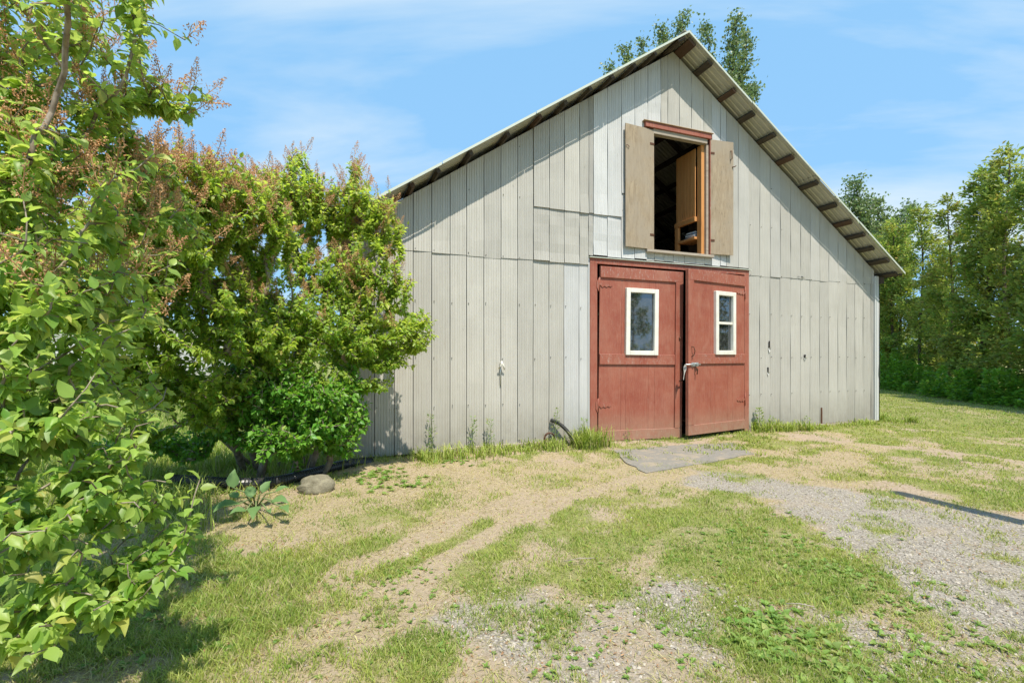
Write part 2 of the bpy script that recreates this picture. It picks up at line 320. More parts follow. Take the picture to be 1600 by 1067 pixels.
# ------------------------------------------------------------------ the ground: where grass, straw, gravel and earth lie
def seg_dist(x, y, a, b):
    ab = b-a; t = np.clip(((x-a[0])*ab[0]+(y-a[1])*ab[1])/max(ab@ab, 1e-9), 0, 1)
    return np.hypot(x-a[0]-t*ab[0], y-a[1]-t*ab[1])
def stroke(x, y, px, w, soft=.6):
    pts = [G(*p) for p in px]; d = np.full(np.shape(x), 1e9)
    for a, b in zip(pts[:-1], pts[1:]): d = np.minimum(d, seg_dist(x, y, a, b))
    wob = (fbm(x, y, .35, 5, 3)-.5)*w*1.6
    return np.clip((w*(1+soft)/1-(d+wob))/(w*soft), 0, 1)
def ground_mix(x, y):
    """weights (green grass, straw, gravel) in 0..1; earth is what is left"""
    n1 = fbm(x, y, 1.1, 1); n2 = fbm(x, y, .42, 2); n3 = fbm(x, y, 3.1, 3)
    green = np.clip((n1*.5+n2*.5-.43)*4.2, 0, 1)
    straw = np.clip((fbm(x, y, .8, 8)-.30)*3.2, 0, 1)
    gravel = np.zeros_like(green)
    def up(ch, v, k): return ch+(k-ch)*v
    # the lawn on the right and far away
    far = np.clip((y-7.3)/2.0, 0, 1)*np.clip((x-5.2)/1.5, 0, 1); green = up(green, far*np.clip(n2*1.5+.1, 0, 1), .92)
    out = np.clip((np.hypot(x, y)-13)/3, 0, 1); green = up(green, out, .8)
    lef = np.clip((-2.6-x)/1.0, 0, 1); green = up(green, lef, .95)
    # green turf in the middle, and the lush strip right of it
    for px, w, k in (([(1000, 765), (920, 830), (820, 900), (720, 960)], .5, .72), ([(1120, 800), (1000, 850), (900, 940)], .55, .62),
                     ([(1150, 800), (1210, 860), (1290, 930)], .40, .95), ([(1190, 960), (1250, 1030)], .22, 1.), ([(1350, 900), (1420, 960)], .22, .7),
                     ([(1380, 985), (1540, 1050)], .12, .75), ([(560, 900), (480, 860), (400, 900)], .28, .62), ([(1420, 730), (1590, 760)], .8, .55), ([(1150, 690), (1300, 700)], .35, .6)):
        v = stroke(x, y, px, w); green = up(green, v, np.clip(k*(.55+n2*.8), 0, 1)); straw = up(straw, v*.6, .5)
    # wheel tracks and bare, straw-covered earth by the barn
    for px, w, k in (([(600, 742), (720, 762), (880, 745), (960, 738)], .55, .10), ([(380, 800), (500, 790), (600, 775)], .35, .16), ([(530, 905), (590, 875), (660, 840), (740, 805), (830, 772)], .10, .0),
                     ([(640, 930), (690, 872), (790, 818), (890, 778), (1000, 745)], .095, .0), ([(540, 900), (630, 915)], .12, .1),
                     ([(1050, 735), (1250, 735), (1350, 700)], .25, .2), ([(330, 1060), (430, 1010), (560, 990), (660, 960)], .2, .25), ([(300, 900), (420, 940)], .12, .3), ([(720, 1040), (800, 1010)], .1, .3), ([(860, 930), (960, 950), (1060, 930)], .09, .35)):
        v = stroke(x, y, px, w, .8); green = up(green, v, k); straw = up(straw, v, .95 if w > .2 else .45)
    for px, w, k in (([(620, 890), (690, 850), (760, 815)], .07, .8), ([(560, 850), (640, 818)], .12, .7), ([(480, 850), (560, 820), (650, 790)], .16, .45)):
        v = stroke(x, y, px, w, .8); green = up(green, v, k*(.4+n2))
    # gravel
    for px, w, k in (([(1130, 752), (1260, 775), (1400, 830), (1600, 930)], .34, .95), ([(1340, 800), (1600, 900)], .45, .85), ([(1600, 850), (1760, 960)], .6, .7), ([(1420, 860), (1620, 1000)], .3, .9),
                     ([(780, 960), (880, 1000), (1000, 960), (1120, 950)], .22, .65), ([(1280, 1000), (1600, 1040)], .22, .45), ([(1100, 1040), (900, 1060)], .16, .5), ([(1380, 715), (1500, 730)], .2, .35)):
        v = stroke(x, y, px, w, .9); gravel = up(gravel, v, np.clip(k*(.5+n2), 0, 1)); green = up(green, v*k, np.clip((n2-.50)*2.6, 0, .6)); straw = up(straw, v*k, .2)
    patch = np.clip((fbm(x, y, .33, 71, 4)-.5)*2.0, -.35, .3); green = np.clip(green+patch*(green > .02), 0, 1)
    gravel = np.clip(gravel+(fbm(x, y, .45, 73, 4)-.5)*.8*(gravel > .02), 0, 1)
    return np.stack([green, straw, gravel], -1)
def gh(x, y):
    return (fbm(x, y, 1.6, 20, 3)-.5)*.05*np.clip(np.hypot(x, y)/6, .3, 1)

def axis(lo, hi, step, far):
    a = list(np.arange(lo, hi+1e-6, step)); s = step
    l = [lo]; h = [hi]
    while l[-1] > -far: s *= 1.35; l.append(l[-1]-s)
    s = step
    while h[-1] < far: s *= 1.35; h.append(h[-1]+s)
    return np.array(l[:0:-1]+a+h[1:])
gx = axis(-6.0, 12.0, .05, 1500); gy = axis(0.6, 13.0, .05, 1500)
X, Y = np.meshgrid(gx, gy); Z = gh(X, Y)
mixw = ground_mix(X, Y); nx, ny = len(gx), len(gy)
idx = np.arange(nx*ny).reshape(ny, nx); a, b, c, d = idx[:-1, :-1].ravel(), idx[:-1, 1:].ravel(), idx[1:, 1:].ravel(), idx[1:, :-1].ravel()
me = tri_mesh('ground', np.stack([X.ravel(), Y.ravel(), Z.ravel()-.0], -1), np.concatenate([np.stack([a, b, c], -1), np.stack([a, c, d], -1)]), mixw.reshape(-1, 3), True)
gm = Mat('yard_ground', .95, 0, .15)
at = gm.n('ShaderNodeAttribute', attribute_name='tint'); s3 = gm.n('ShaderNodeSeparateColor'); gm.l(at.outputs['Color'], s3.inputs[0])
w_ = gm.coord(kind='Object')
earth = gm.mix(gm.ramp(gm.noise(22, w_, 6, .7), [(.3, 0.), (.7, 1.)]), (.28, .215, .15), (.47, .37, .27))
strw = gm.mix(gm.ramp(gm.noise(60, gm.coord((1, .5, 1), rot=(0, 0, .6)), 5, .75), [(.3, 0.), (.68, 1.)]), (.27, .205, .13), (.47, .38, .245))
grs = gm.mix(gm.ramp(gm.noise(45, w_, 5, .75), [(.3, 0.), (.7, 1.)]), (.15, .175, .045), (.31, .30, .11))
vor = gm.n('ShaderNodeTexVoronoi'); vor.inputs['Scale'].default_value = 75; gm.l(w_, vor.inputs['Vector'])
grv = gm.mix(gm.math('MULTIPLY', vor.outputs['Distance'], .75), gm.mix(gm.ramp(vor.outputs['Color'], [(.2, 0.), (.8, 1.)]), (.37, .32, .262), (.56, .505, .425)), (.09, .075, .06))
def sharp(v, k=.5):
    q = gm.math('ADD', v, gm.math('MULTIPLY', gm.math('SUBTRACT', gm.noise(30, w_, 4, .7), .5), k)); return gm.ramp(q, [(.3, 0.), (.7, 1.)])
cc = gm.mix(sharp(s3.outputs[1]), earth, strw); cc = gm.mix(sharp(s3.outputs[2]), cc, grv); cc = gm.mix(sharp(s3.outputs[0]), cc, grs)
gm.base(cc); gm.bump(gm.math('ADD', gm.noise(30, w_, 6, .75), gm.math('MULTIPLY', vor.outputs['Distance'], .25)), .8, .02)
tag(link('ground', me, gm), 'yard of patchy grass, straw, earth and gravel', kind='structure')

# ------------------------------------------------------------------ the barn
RZ = math.atan2(U[1], U[0])
barn = empty('barn', tuple(O), RZ)
tag(barn, 'barn clad in pale grey metal siding with a red double door and open hayloft', 'barn')
S0, S1, SM, PEAK, SL = -3.73, 7.10, 1.69, 6.93, .667
BD = 12.0                              # depth of the barn
def sheet_z(s): return PEAK-SL*abs(s-SM)
def top_z(s): return sheet_z(s)-.105
rng2 = random.Random(3)
def panel(s0, s1, z0, z1, mat, proud=0.0, kick=.0):
    """one sheet of siding: turned edges, fine grooves and slightly wavy face"""
    w = s1-s0; g = .0045; xs = [(s0+g, .022), (s0+g+.001, -.001)]
    k0 = s0+g
    pat = (.15, .27, .44, .56, .73, .85)
    for t in pat:
        x = s0+w*t; xs += [(x-.009, -.001), (x, .0035), (x+.007, -.001)]
    xs += [(s1-g-.001, -.002), (s1-g, .022)]
    rows = 6; V = []; n = len(xs); ph = rng2.random()*9; amp = .0035
    dz0 = rng2.uniform(-.008, .008)
    for j in range(rows+1):
        for x, yy in xs:
            zt = top_z(x)-.0 if z1 is None else z1+.03
            t = j/rows; z = (z0+dz0)*(1-t)+zt*t
            bow = amp*math.sin(t*7+ph+(x-s0)*8)+amp*.7*math.sin(t*15+ph*2)
            edge = 0 if yy > .01 else 1
            y = yy-proud-(kick*max(0, 1-t*rows*.9))+bow*edge
            V.append((x, y, z))
    Fc = [(j*n+i, j*n+i+1, (j+1)*n+i+1, (j+1)*n+i) for j in range(rows) for i in range(n-1)]
    me = bpy.data.meshes.new('siding_panel'); me.from_pydata(V, [], Fc)
    return link('siding_panel', me, mat, barn)
seamsL = [S0+.01, -3.41, -3.141, -2.875, -2.607, -2.334, -2.082, -1.811, -1.537, -1.263, -.999, -.724, -.458, -.183, -.012]
seamsR = [3.436, 3.468+.0, 3.731, 3.999, 4.264, 4.539, 4.815, 5.081, 5.353, 5.615, 5.888, 6.149, 6.405, 6.66, 6.908, 7.0]
seamsT = [.075, .343, .617, .883, 1.13]
for a_, b_ in zip(seamsL[:-1], seamsL[1:]):
    m_ = M['siding_new'] if a_ > -.5 else M['siding']
    panel(a_, b_, .07 if a_ > -2 else .03, 2.955, m_)
    lo = 2.945+rng2.uniform(-.012, .012)
    if a_ < -1.0: panel(a_, b_, lo, None, M['siding'], .007, .002)
    else:
        panel(a_, b_, lo, 3.80, M['siding'], .012, .012); panel(a_, b_, 3.79, None, M['siding'], .022, .012)
up_ = [-.012]+seamsT
for a_, b_ in zip(up_[:-1], up_[1:]):
    hi = 3.80 if a_ < .6 else 4.2
    panel(a_, b_, 3.105, hi, M['siding_grey'] if a_ < 0.05 else M['siding_new'], .012, .006)
    panel(a_, b_, hi-.01, None, M['siding_new'] if a_ > .05 else M['siding_grey'], .022, .012)
over = [1.04, 1.156, 1.426, 1.575, 1.827, 2.097, 2.37, 2.56]
for a_, b_ in zip(over[:-1], over[1:]): panel(a_, b_, 5.50, None, M['siding_new'] if a_ < 1.4 else M['siding'], .014)
und = [1.13, 1.30, 1.50, 1.70, 1.95, 2.2, 2.40, 2.56]
for a_, b_ in zip(und[:-1], und[1:]): panel(a_, b_, 3.105, 3.235, M['siding_grey'], .004)
rgt = [2.56, 2.76, 2.907, 3.188, 3.454]
for a_, b_ in zip(rgt[:-1], rgt[1:]): panel(a_, b_, 3.105, None, M['siding_grey'] if a_ > 2.8 else M['siding_new'], .012)
rt = [3.454]+seamsR[2:]
for a_, b_ in zip(rt[:-1], rt[1:]):
    panel(a_, b_, 2.975+rng2.uniform(-.012, .012), None, M['siding'] if rng2.random() < .6 else M['siding_grey'], .006, .001)
lo_ = [3.436]+seamsR[2:]
for a_, b_ in zip(lo_[:-1], lo_[1:]): panel(a_, b_, .05, 2.99, M['siding'])
# dark sheathing behind the sheets, with the two openings left free
bk = M['backing']
prism('sheathing', [(S0, .0), (-.02, .0), (-.02, 3.06), (1.2, 3.06), (1.2, top_z(1.2)), (S0, top_z(S0))], .035, .055, bk, barn)
prism('sheathing', [(3.43, .0), (7.08, .0), (7.08, top_z(7.08)), (2.5, top_z(2.5)), (2.5, 3.06), (3.43, 3.06)], .035, .055, bk, barn)
prism('sheathing', [(1.2, 5.45), (2.5, 5.45), (2.5, top_z(2.5)), (SM, top_z(SM)), (1.2, top_z(1.2))], .035, .055, bk, barn)
prism('sheathing', [(1.2, 3.06), (2.5, 3.06), (2.5, 3.27), (1.2, 3.27)], .035, .055, bk, barn)
# nail heads in rows
nv = []
for zz, lst in ((.70, seamsL+lo_), (1.41, seamsL+lo_), (2.24, seamsL+lo_), (2.985, seamsL+rt), (3.92, seamsL+up_[1:]+rt[:9]), (4.7, seamsL[7:]+up_[1:4]+rt[:6]), (5.45, up_[1:4]+[2.9]), (.14, seamsL)):
    for s_ in lst:
        if rng2.random() > .22 and S0+.1 < s_ < 6.9 and zz < top_z(s_)-.1 and (not (-.01 < s_ < 3.4) or zz > 3.3):
            x = s_+.03+rng2.uniform(-.006, .006); z = zz+rng2.uniform(-.015, .015); nv.append(tube([(x, -.004, z), (x, -.019, z)], .0062, 6))
V_, T_ = join(nv); tag(link('nail_heads', tri_mesh('nail_heads', V_, T_), M['nail'], barn), kind='stuff')
# sides, back, floor and roof structure
for nm, lo, hi in (('side_wall', (S0-.02, .036, 0), (S0, BD, 3.25)), ('side_wall', (7.08, .056, 0), (7.10, BD, 3.25))): box(nm, lo, hi, M['siding'], barn, 0)
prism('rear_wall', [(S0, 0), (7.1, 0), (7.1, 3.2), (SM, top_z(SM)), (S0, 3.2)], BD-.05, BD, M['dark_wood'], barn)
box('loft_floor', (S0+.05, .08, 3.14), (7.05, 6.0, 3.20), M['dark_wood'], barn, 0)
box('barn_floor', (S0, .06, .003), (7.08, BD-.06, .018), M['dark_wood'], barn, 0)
box('corner_post', (S0-.13, -.06, 0), (S0-.021, .10, 3.2), M['post'], barn, .006)
box('corner_post', (S0-.14, .16, 0), (S0-.04, .30, 3.2), M['post'], barn, .006)
# roofing sheets: ribs run from ridge to eave, one object a sheet
def roof_sheet(side, y0, y1, lo, hi, dz, L=5.63):
    V = []; n = 0; ys = []
    y = y0
    while y < y1-.001:
        ys += [(y, 0.), (y+.055, 0.), (y+.068, .014), (y+.087, .014), (y+.1, 0.)]; y += .1
    ys.append((y1+.02, .0))
    for t in (lo, lo+(hi-lo)*.34, lo+(hi-lo)*.67, hi):
        s = SM+side*L*t; dzz = dz+random.uniform(-.008, .008)*(0 < t < 1)
        for yy, h in ys: V.append((s, yy, sheet_z(s)+h+dzz))
    n = len(ys); Fc = [(j*n+i, j*n+i+1, (j+1)*n+i+1, (j+1)*n+i) for j in range(3) for i in range(n-1)]
    me = bpy.data.meshes.new('roof_sheet'); me.from_pydata(V, [], Fc); return link('roof_sheet', me, M['roof'], barn)
for side in (1, -1):
    y = -.4
    while y < BD:
        k_ = random.uniform(-.012, .012) if y < 0 else 0
        roof_sheet(side, y+k_, y+.8, 0, .56, .006, 5.63); roof_sheet(side, y-k_, y+.8, .54, 1, 0, 5.63+random.uniform(-.02, .02)); y += .8
purR = [2.192, 2.745, 3.217, 3.699, 4.193, 4.816, 5.357, 5.797, 6.146, 6.50, 6.86, 7.24]
purL = [-3.86, -3.40, -2.935, -2.58, -2.113, -1.532, -1.011, -.593, -.181, .224, .645, 1.044]
ang = math.atan(SL)
def purlin(s, side, w=.095, mat=None, y0=-.375, y1=BD, th=.05):
    zc = sheet_z(s)-.032-th*.5*math.cos(ang)*1.0
    r = Matrix.Rotation(side*ang, 3, 'Y')
    return box('purlin', (-w/2+s, y0, zc-th/2), (w/2+s, y1, zc+th/2), mat, barn, .004, r, .002)
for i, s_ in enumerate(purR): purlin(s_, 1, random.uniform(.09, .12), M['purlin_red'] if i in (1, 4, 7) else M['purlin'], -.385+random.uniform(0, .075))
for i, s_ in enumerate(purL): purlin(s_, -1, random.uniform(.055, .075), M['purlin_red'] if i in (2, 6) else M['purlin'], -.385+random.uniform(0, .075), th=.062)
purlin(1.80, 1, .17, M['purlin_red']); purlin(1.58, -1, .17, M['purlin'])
for side in (1, -1):        # rafter just inside the gable, seen as a dark line under the sheets
    a_, b_ = SM+side*.05, SM+side*5.35
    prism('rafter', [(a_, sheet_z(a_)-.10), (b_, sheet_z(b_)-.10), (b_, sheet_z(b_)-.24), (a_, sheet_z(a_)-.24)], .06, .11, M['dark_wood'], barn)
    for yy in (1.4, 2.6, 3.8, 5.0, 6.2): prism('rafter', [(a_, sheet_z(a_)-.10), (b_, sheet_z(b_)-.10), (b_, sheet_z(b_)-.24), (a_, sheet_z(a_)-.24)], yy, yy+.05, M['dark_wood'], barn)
    e0, e1 = SM+side*.0, SM+side*5.645
    for j_ in range(4):
        q0, q1 = e0+(e1-e0)*j_/4, e0+(e1-e0)*(j_+1)/4-side*.012; w0, w1 = random.uniform(-.006, .006), random.uniform(-.006, .006)
        prism('rake_trim', [(q0, sheet_z(q0)+.022+w0), (q1, sheet_z(q1)+.022+w1), (q1, sheet_z(q1)-.016+w1), (q0, sheet_z(q0)-.016+w0)], -.424-.003*(j_ % 2), -.414-.003*(j_ % 2), M['trim'], barn)
box('ridge_cap', (SM-.09, -.40, PEAK+.012), (SM+.09, BD, PEAK+.022), M['roof'], barn, .002)
box('eave_board', (7.255, -.39, sheet_z(7.27)-.075), (7.285, BD, sheet_z(7.27)-.035), M['purlin'], barn, .003)
box('wall_plate', (7.125, -.08, 3.00), (7.22, BD, 3.14), M['purlin'], barn, .004)
for s0_, s1_ in ((6.995, 7.035), (7.045, 7.115)): box('corner_trim', (s0_, -.035, .04), (s1_, .03, 3.16), M['cornermetal'], barn, .003)
tube_obj('corner_cable', [(7.128, -.03, .02), (7.13, -.035, .9), (7.10, -.06, 1.08), (7.125, -.035, 1.3), (7.125, -.03, 3.0)], .010, M['black'], barn, 6)
# foot of the wall: pale board and grey stones
box('foundation_board', (-2.4, -.05, -.01), (-.02, -.008, .085), M['sill'], barn, .004, None, .004)
box('foundation_board', (3.45, -.035, -.02), (7.05, -.006, .05), M['sill'], barn, .004, None, .003)
# patches of damage: torn hole with bent metal, rusty strip
def torn(s, z, w, h):
    o = box('torn_hole', (s-w*.5, -.012, z-h*.5), (s+w*.5, -.006, z+h*.5), M['backing'], barn, .001, None, min(w, h)*.12)
    bm = bmesh.new(); vs = [bm.verts.new(v) for v in ((s-w*.9, -.008, z-h*.55), (s+w*.3, -.035, z-h*.45), (s+w*.8, -.010, z-h*.9), (s-w*.2, -.02, z-h*1.3))]; bm.faces.new(vs)
    me = bpy.data.meshes.new('bent_flap'); bm.to_mesh(me); bm.free(); link('bent_flap', me, M['siding_new'], barn)
torn(3.975, 1.66, .035, .13); torn(3.94, 1.17, .035, .09); torn(4.93, 1.43, .05, .06); torn(4.80, 3.02, .16, .025)
box('rust_patch', (5.385, -.012, .05), (5.425, -.004, .38), M['rust'], barn, .001, None, .003)
# ---- hayloft opening
frm = box('hayloft_header', (1.07, -.075, 5.385), (2.50, -.012, 5.475), M['red'], barn)
box('hayloft_drip_edge', (1.03, -.095, 5.476), (2.53, -.012, 5.488), M['post'], barn, .002)
box('hayloft_header', (1.25, -.045, 5.30), (2.43, .05, 5.384), M['sill'], barn)
box('hayloft_jamb', (2.425, -.02, 3.28), (2.475, .12, 5.299), M['sill'], barn)
box('hayloft_jamb', (2.356, .03, 3.28), (2.424, .14, 5.299), M['pine'], barn)
box('hayloft_jamb', (1.195, -.02, 3.28), (1.25, .12, 5.299), M['sill'], barn)
box('hayloft_jamb', (2.476, -.06, 3.28), (2.492, -.015, 5.384), M['red_worn'], barn)
box('hayloft_sill', (1.10, -.075, 3.235), (2.56, .10, 3.279), M['sill'], barn)
def shutter(hx, w, z0, z1, side, ang_, lab):
    e = empty('shutter', (hx, -.032, 0), 0, barn); e['label'] = lab; e.rotation_euler = (0, 0, ang_*side)
    x0, x1 = (0, w) if side > 0 else (-w, 0)
    box('board', (x0, -.010, z0), (x1, .010, z1), M['ply'], e, .002, None, .002)
    for zz in (z0+.25, z1-.25):
        box('hinge', (x0+.0 if side > 0 else x1-.09, -.016, zz-.02), (x0+.09 if side > 0 else x1, -.0105, zz+.02), M['rust'], e, .002)
    return e, x0, x1
e, x0, x1 = shutter(1.262, .612, 3.285, 5.36, -1, -.085, 'left plywood shutter')
tube_obj('hook', [(x0+.0, -.016, 4.98), (x0+.03, -.03, 4.985), (x0+.055, -.03, 4.965), (x0+.06, -.013, 4.95)], .005, M['rust'], e, 6)
e, x0, x1 = shutter(2.497, .50, 3.30, 5.395, 1, -.10, 'right plywood shutter with iron handle')
tube_obj('handle', [(x1-.07, -.012, 5.22), (x1-.07, -.05, 5.21), (x1-.065, -.05, 5.07), (x1-.07, -.012, 5.05)], .008, M['rust'], e, 6)
tube_obj('hook', [(x1-.03, -.012, 4.93), (x1+.0, -.04, 4.93), (x1+.03, -.04, 4.95)], .009, M['rust'], e, 6)
# pine partition with shelf inside the loft
pw = empty('shelf_partition', (2.33, 0, 0), 0, barn)
for k in range(6):
    y0 = .155+k*.088; box('plank', (-.006, y0, 4.02), (.012, y0+.083, 5.28), M['pine'], pw, .004)
box('rail', (-.030, .14, 3.93), (.03, .70, 4.015), M['pine'], pw, .003)
box('post', (-.028, .60, 3.21), (.03, .69, 3.925), M['pine'], pw, .003)
box('shelf', (-.035, .14, 3.60), (.30, .59, 3.645), M['pine'], pw, .003)
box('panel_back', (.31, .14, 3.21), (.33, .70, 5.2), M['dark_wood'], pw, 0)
# things lying on the loft shelf
def barn_top(o): o.matrix_world = Matrix.Translation(Vector(O)) @ Matrix.Rotation(RZ, 4, 'Z') @ o.matrix_local; return o
def BP(s, out, z): v = O+U*s+N*out; return (v[0], v[1], z)
bks = empty('paper_stack', BP(2.44, -.32, 3.647), RZ)
tag(bks, 'small stack of papers and books on the pine shelf inside the hayloft', 'papers')
for k, (w_b, d_b, a_b, mm) in enumerate(((.20, .28, .05, 'bluebook'), (.18, .26, -.1, 'paper'), (.19, .24, .15, 'paper'), (.16, .22, -.2, 'bluebook'), (.17, .22, .1, 'paper'))):
    box('book', (-w_b/2, -d_b/2, k*.024+.001), (w_b/2, d_b/2, k*.024+.022), M[mm], bks, .002, Matrix.Rotation(a_b, 3, 'Z'))
# ---- door frame
box('door_frame_header', (.0, -.045, 2.965), (3.42, .04, 3.055), M['red_worn'], barn)
box('door_frame_drip_edge', (-.02, -.075, 3.056), (3.46, -.002, 3.070), M['trim'], barn, .002)
box('door_frame_jamb', (.0, -.045, .02), (.135, .04, 2.964), M['red'], barn)
box('door_frame_jamb', (3.31, -.045, .02), (3.42, .04, 2.964), M['red'], barn)
box('door_frame_edge', (-.022, -.03, .02), (-.001, .03, 3.05), M['cornermetal'], barn, .002)
box('door_frame_edge', (3.421, -.03, .02), (3.436, .03, 3.05), M['cornermetal'], barn, .002)

def door_leaf(name, hx, side, w, z0, z1, swing, sag, wx, wz, single, lab):
    """barn door leaf hinged at hx; local x runs from the hinge to the free edge"""
    e = empty(name, (hx, -.050, 0), 0, barn); e['label'] = lab
    e.rotation_euler = (0, sag, -side*swing)
    def X(a): return side*a
    def bx_(nm, a, b, y0, y1, c, d_, mt, par=e, bv=.004): 
        lo, hi = sorted((X(a), X(b))); return box(nm, (lo, y0, c), (hi, y1, d_), M[mt], par, bv)
    (wx0, wx1), (wz0, wz1) = wx, wz
    # vertical boards behind, cut round the window
    edges = [0.004, .42, .95, w-.012] if side > 0 else [0.004, .50, .98, w-.012]
    for a, b in zip(edges[:-1], edges[1:]):
        for c, d_ in ((z0, wz0), (wz0, wz1), (wz1, z1)):
            for aa, bb in ((a, min(b, wx0)), (max(a, wx0), min(b, wx1)), (max(a, wx1), b)):
                if bb-aa < .01: continue
                if c == wz0 and aa >= wx0-1e-6 and bb <= wx1+1e-6: continue
                bx_('board', aa+.001, bb-.001, 0, .028, c, d_, 'red', bv=.0012)
    bx_('top_rail', .006, w-.012, -.026, -.001, z1-.185, z1, 'red_worn')
    bx_('middle_rail', .006, w-.15, -.026, -.001, 1.30, 1.475, 'red_worn')
    bx_('bottom_rail', .006, w-.012, -.026, -.001, z0, z0+.17, 'red_worn')
    bx_('stile', w-.148, w-.0, -.029, -.001, z0+.172, z1-.187, 'red')
    bx_('edge_strip', w-.0115, w+.0, -.028, .034, z0, z0+.17, 'red'); bx_('edge_strip', w-.0115, w, -.0295, .034, z1-.185, z1, 'red')
    bx_('edge_strip', w-.0115, w, .0, .034, z0+.172, z1-.187, 'red')
    # window
    o = empty('window', (0, 0, 0), 0, e); t = .075
    for a, b, c, d_ in ((wx0-.035, wx0+t-.03, wz0-.03, wz1+.03), (wx1-t+.03, wx1+.035, wz0-.03, wz1+.03), (wx0+t-.029, wx1-t+.029, wz1-.045, wz1+.03), (wx0+t-.029, wx1-t+.029, wz0-.03, wz0+.045)):
        bx_('window_frame', a, b, -.055, .02, c, d_, 'pvc', o, .006)
    if not single:
        zm = (wz0+wz1)/2+.0; bx_('window_bar', wx0+t-.029, wx1-t+.029, -.035, .012, zm-.022, zm+.022, 'pvc', o, .004)
        bx_('pane', wx0+.02, wx1-.02, -.006, -.002, zm+.02, wz1-.03, 'glass', o, 0); bx_('pane', wx0+.02, wx1-.02, .004, .008, wz0+.03, zm-.02, 'glass', o, 0)
    else: bx_('pane', wx0+.02, wx1-.02, -.006, -.002, wz0+.03, wz1-.03, 'glass', o, 0)
    if not single:
        for k in range(4): bx_('inner_plank', wx0+.02, wx1-.02, .0125, .027, wz0+.03+k*.125, wz0+.145+k*.125, 'sill', o, .004)
    # ornate strap hinges, painted over
    for zz in (.62 if side > 0 else .62, 2.62):
        pts = [(0.0, zz), (.05, zz+.045), (.085, zz+.02), (.13, zz+.04), (.16, zz+.015), (.205, zz+.03), (.235, zz), (.205, zz-.03), (.16, zz-.015), (.13, zz-.04), (.085, zz-.02), (.05, zz-.045)]
        pts = [(X(a), b) for a, b in pts]; yy = (-.006, -.001) if zz < 2.5 else (-.006, -.001)
        h = prism('strap_hinge', pts, yy[0]-.006, yy[1], M['red_worn'], e)
        prism('hinge_leaf', [(X(-.012), zz-.12), (X(-.05), zz-.05), (X(-.05), zz+.05), (X(-.012), zz+.12)], -.008, -.002, M['red_worn'], h)
        tube_obj('hinge_pin', [(X(-.004), -.010, zz-.12), (X(-.004), -.010, zz+.12)], .009, M['red_worn'], h, 6)
    return e
dL = door_leaf('barn_door', .142, 1, 1.62, .03, 2.925, .05, .012, (.515, 1.075), (1.49, 2.56), True, 'left red door leaf with single-pane window')
dR = door_leaf('barn_door', 3.302, -1, 1.60, .075, 2.93, .175, 0, (.36, .86), (1.49, 2.57), False, 'right red door leaf standing ajar with two-pane window')
# latch: handle, slide bolt, staple
hx_ = -1.52
tube_obj('pull_handle', [(hx_-.0, -.03, 1.60), (hx_, -.075, 1.59), (hx_+.03, -.075, 1.52), (hx_+.0, -.075, 1.45), (hx_, -.03, 1.43)], .008, M['rust'], dR, 6)
lt = box('slide_bolt', (-1.53, -.040, 1.255), (-1.36, -.030, 1.325), M['steel'], dR, .003)
tube_obj('bolt_rod', [(-1.70, -.052, 1.292), (-1.32, -.052, 1.292)], .011, M['steel'], lt, 8)
for xx in (-1.50, -1.40): box('bolt_guide', (xx-.014, -.067, 1.268), (xx+.014, -.0405, 1.318), M['steel'], lt, .003)
tube_obj('hasp', [(-1.44, -.05, 1.26), (-1.40, -.055, 1.20), (-1.405, -.05, 1.12)], .010, M['rust'], dR, 6)
tube_obj('staple', [(1.60, -.03, 1.34), (1.585, -.06, 1.27), (1.60, -.03, 1.2)], .011, M['rust'], dL, 6)
tube_obj('staple', [(1.55, -.034, 1.03), (1.62, -.034, 1.025)], .010, M['rust'], dL, 6)
tube_obj('knot', [(1.54, -.034, 1.76), (1.56, -.034, 1.765)], .022, M['rust'], dL, 8)
# rag hanging from the latch rod
rb = BP(1.668, .36, 1.30)
rv = []; 
for j in range(9):
    t = j/8; w = [.02, .045, .055, .05, .035, .026, .018, .012, .006][j]
    for k in range(5): rv.append((w*(k/4-.5)*2, .012*math.sin(k*2.2+j), -.34*t+.02*math.sin(j*1.3)*0))
rf = []
for j in range(8):
    for k in range(4): a_ = j*5+k; rf += [(a_, a_+1, a_+6), (a_, a_+6, a_+5)]
rag = link('rag', tri_mesh('rag', np.array(rv), rf, None, True), M['rag']); rag.location = rb; rag.rotation_euler = (0.05, .12, RZ); rag.scale = (.5, .5, .8)
tag(rag, 'dirty white rag hanging from the bolt between the red doors', 'rag')

# ---- small things on the wall
tp = empty('hose_bib', BP(-1.545, .0, 1.32), RZ); tag(tp, 'small white hook with a dangling strap on the siding left of the doors', 'hook')
tube_obj('hook', [(0, -.005, .0), (0, -.06, .03), (-.02, -.075, -.03), (-.04, -.05, -.075)], .014, M['pvc'], tp, 8)
tube_obj('hook', [(0, -.06, .03), (.03, -.07, -.04), (.05, -.045, -.09)], .012, M['pvc'], tp, 8)
tube_obj('strap', [(-.005, -.03, 0), (-.008, -.022, -.15), (-.004, -.02, -.33)], .009, M['steel'], tp, 6)
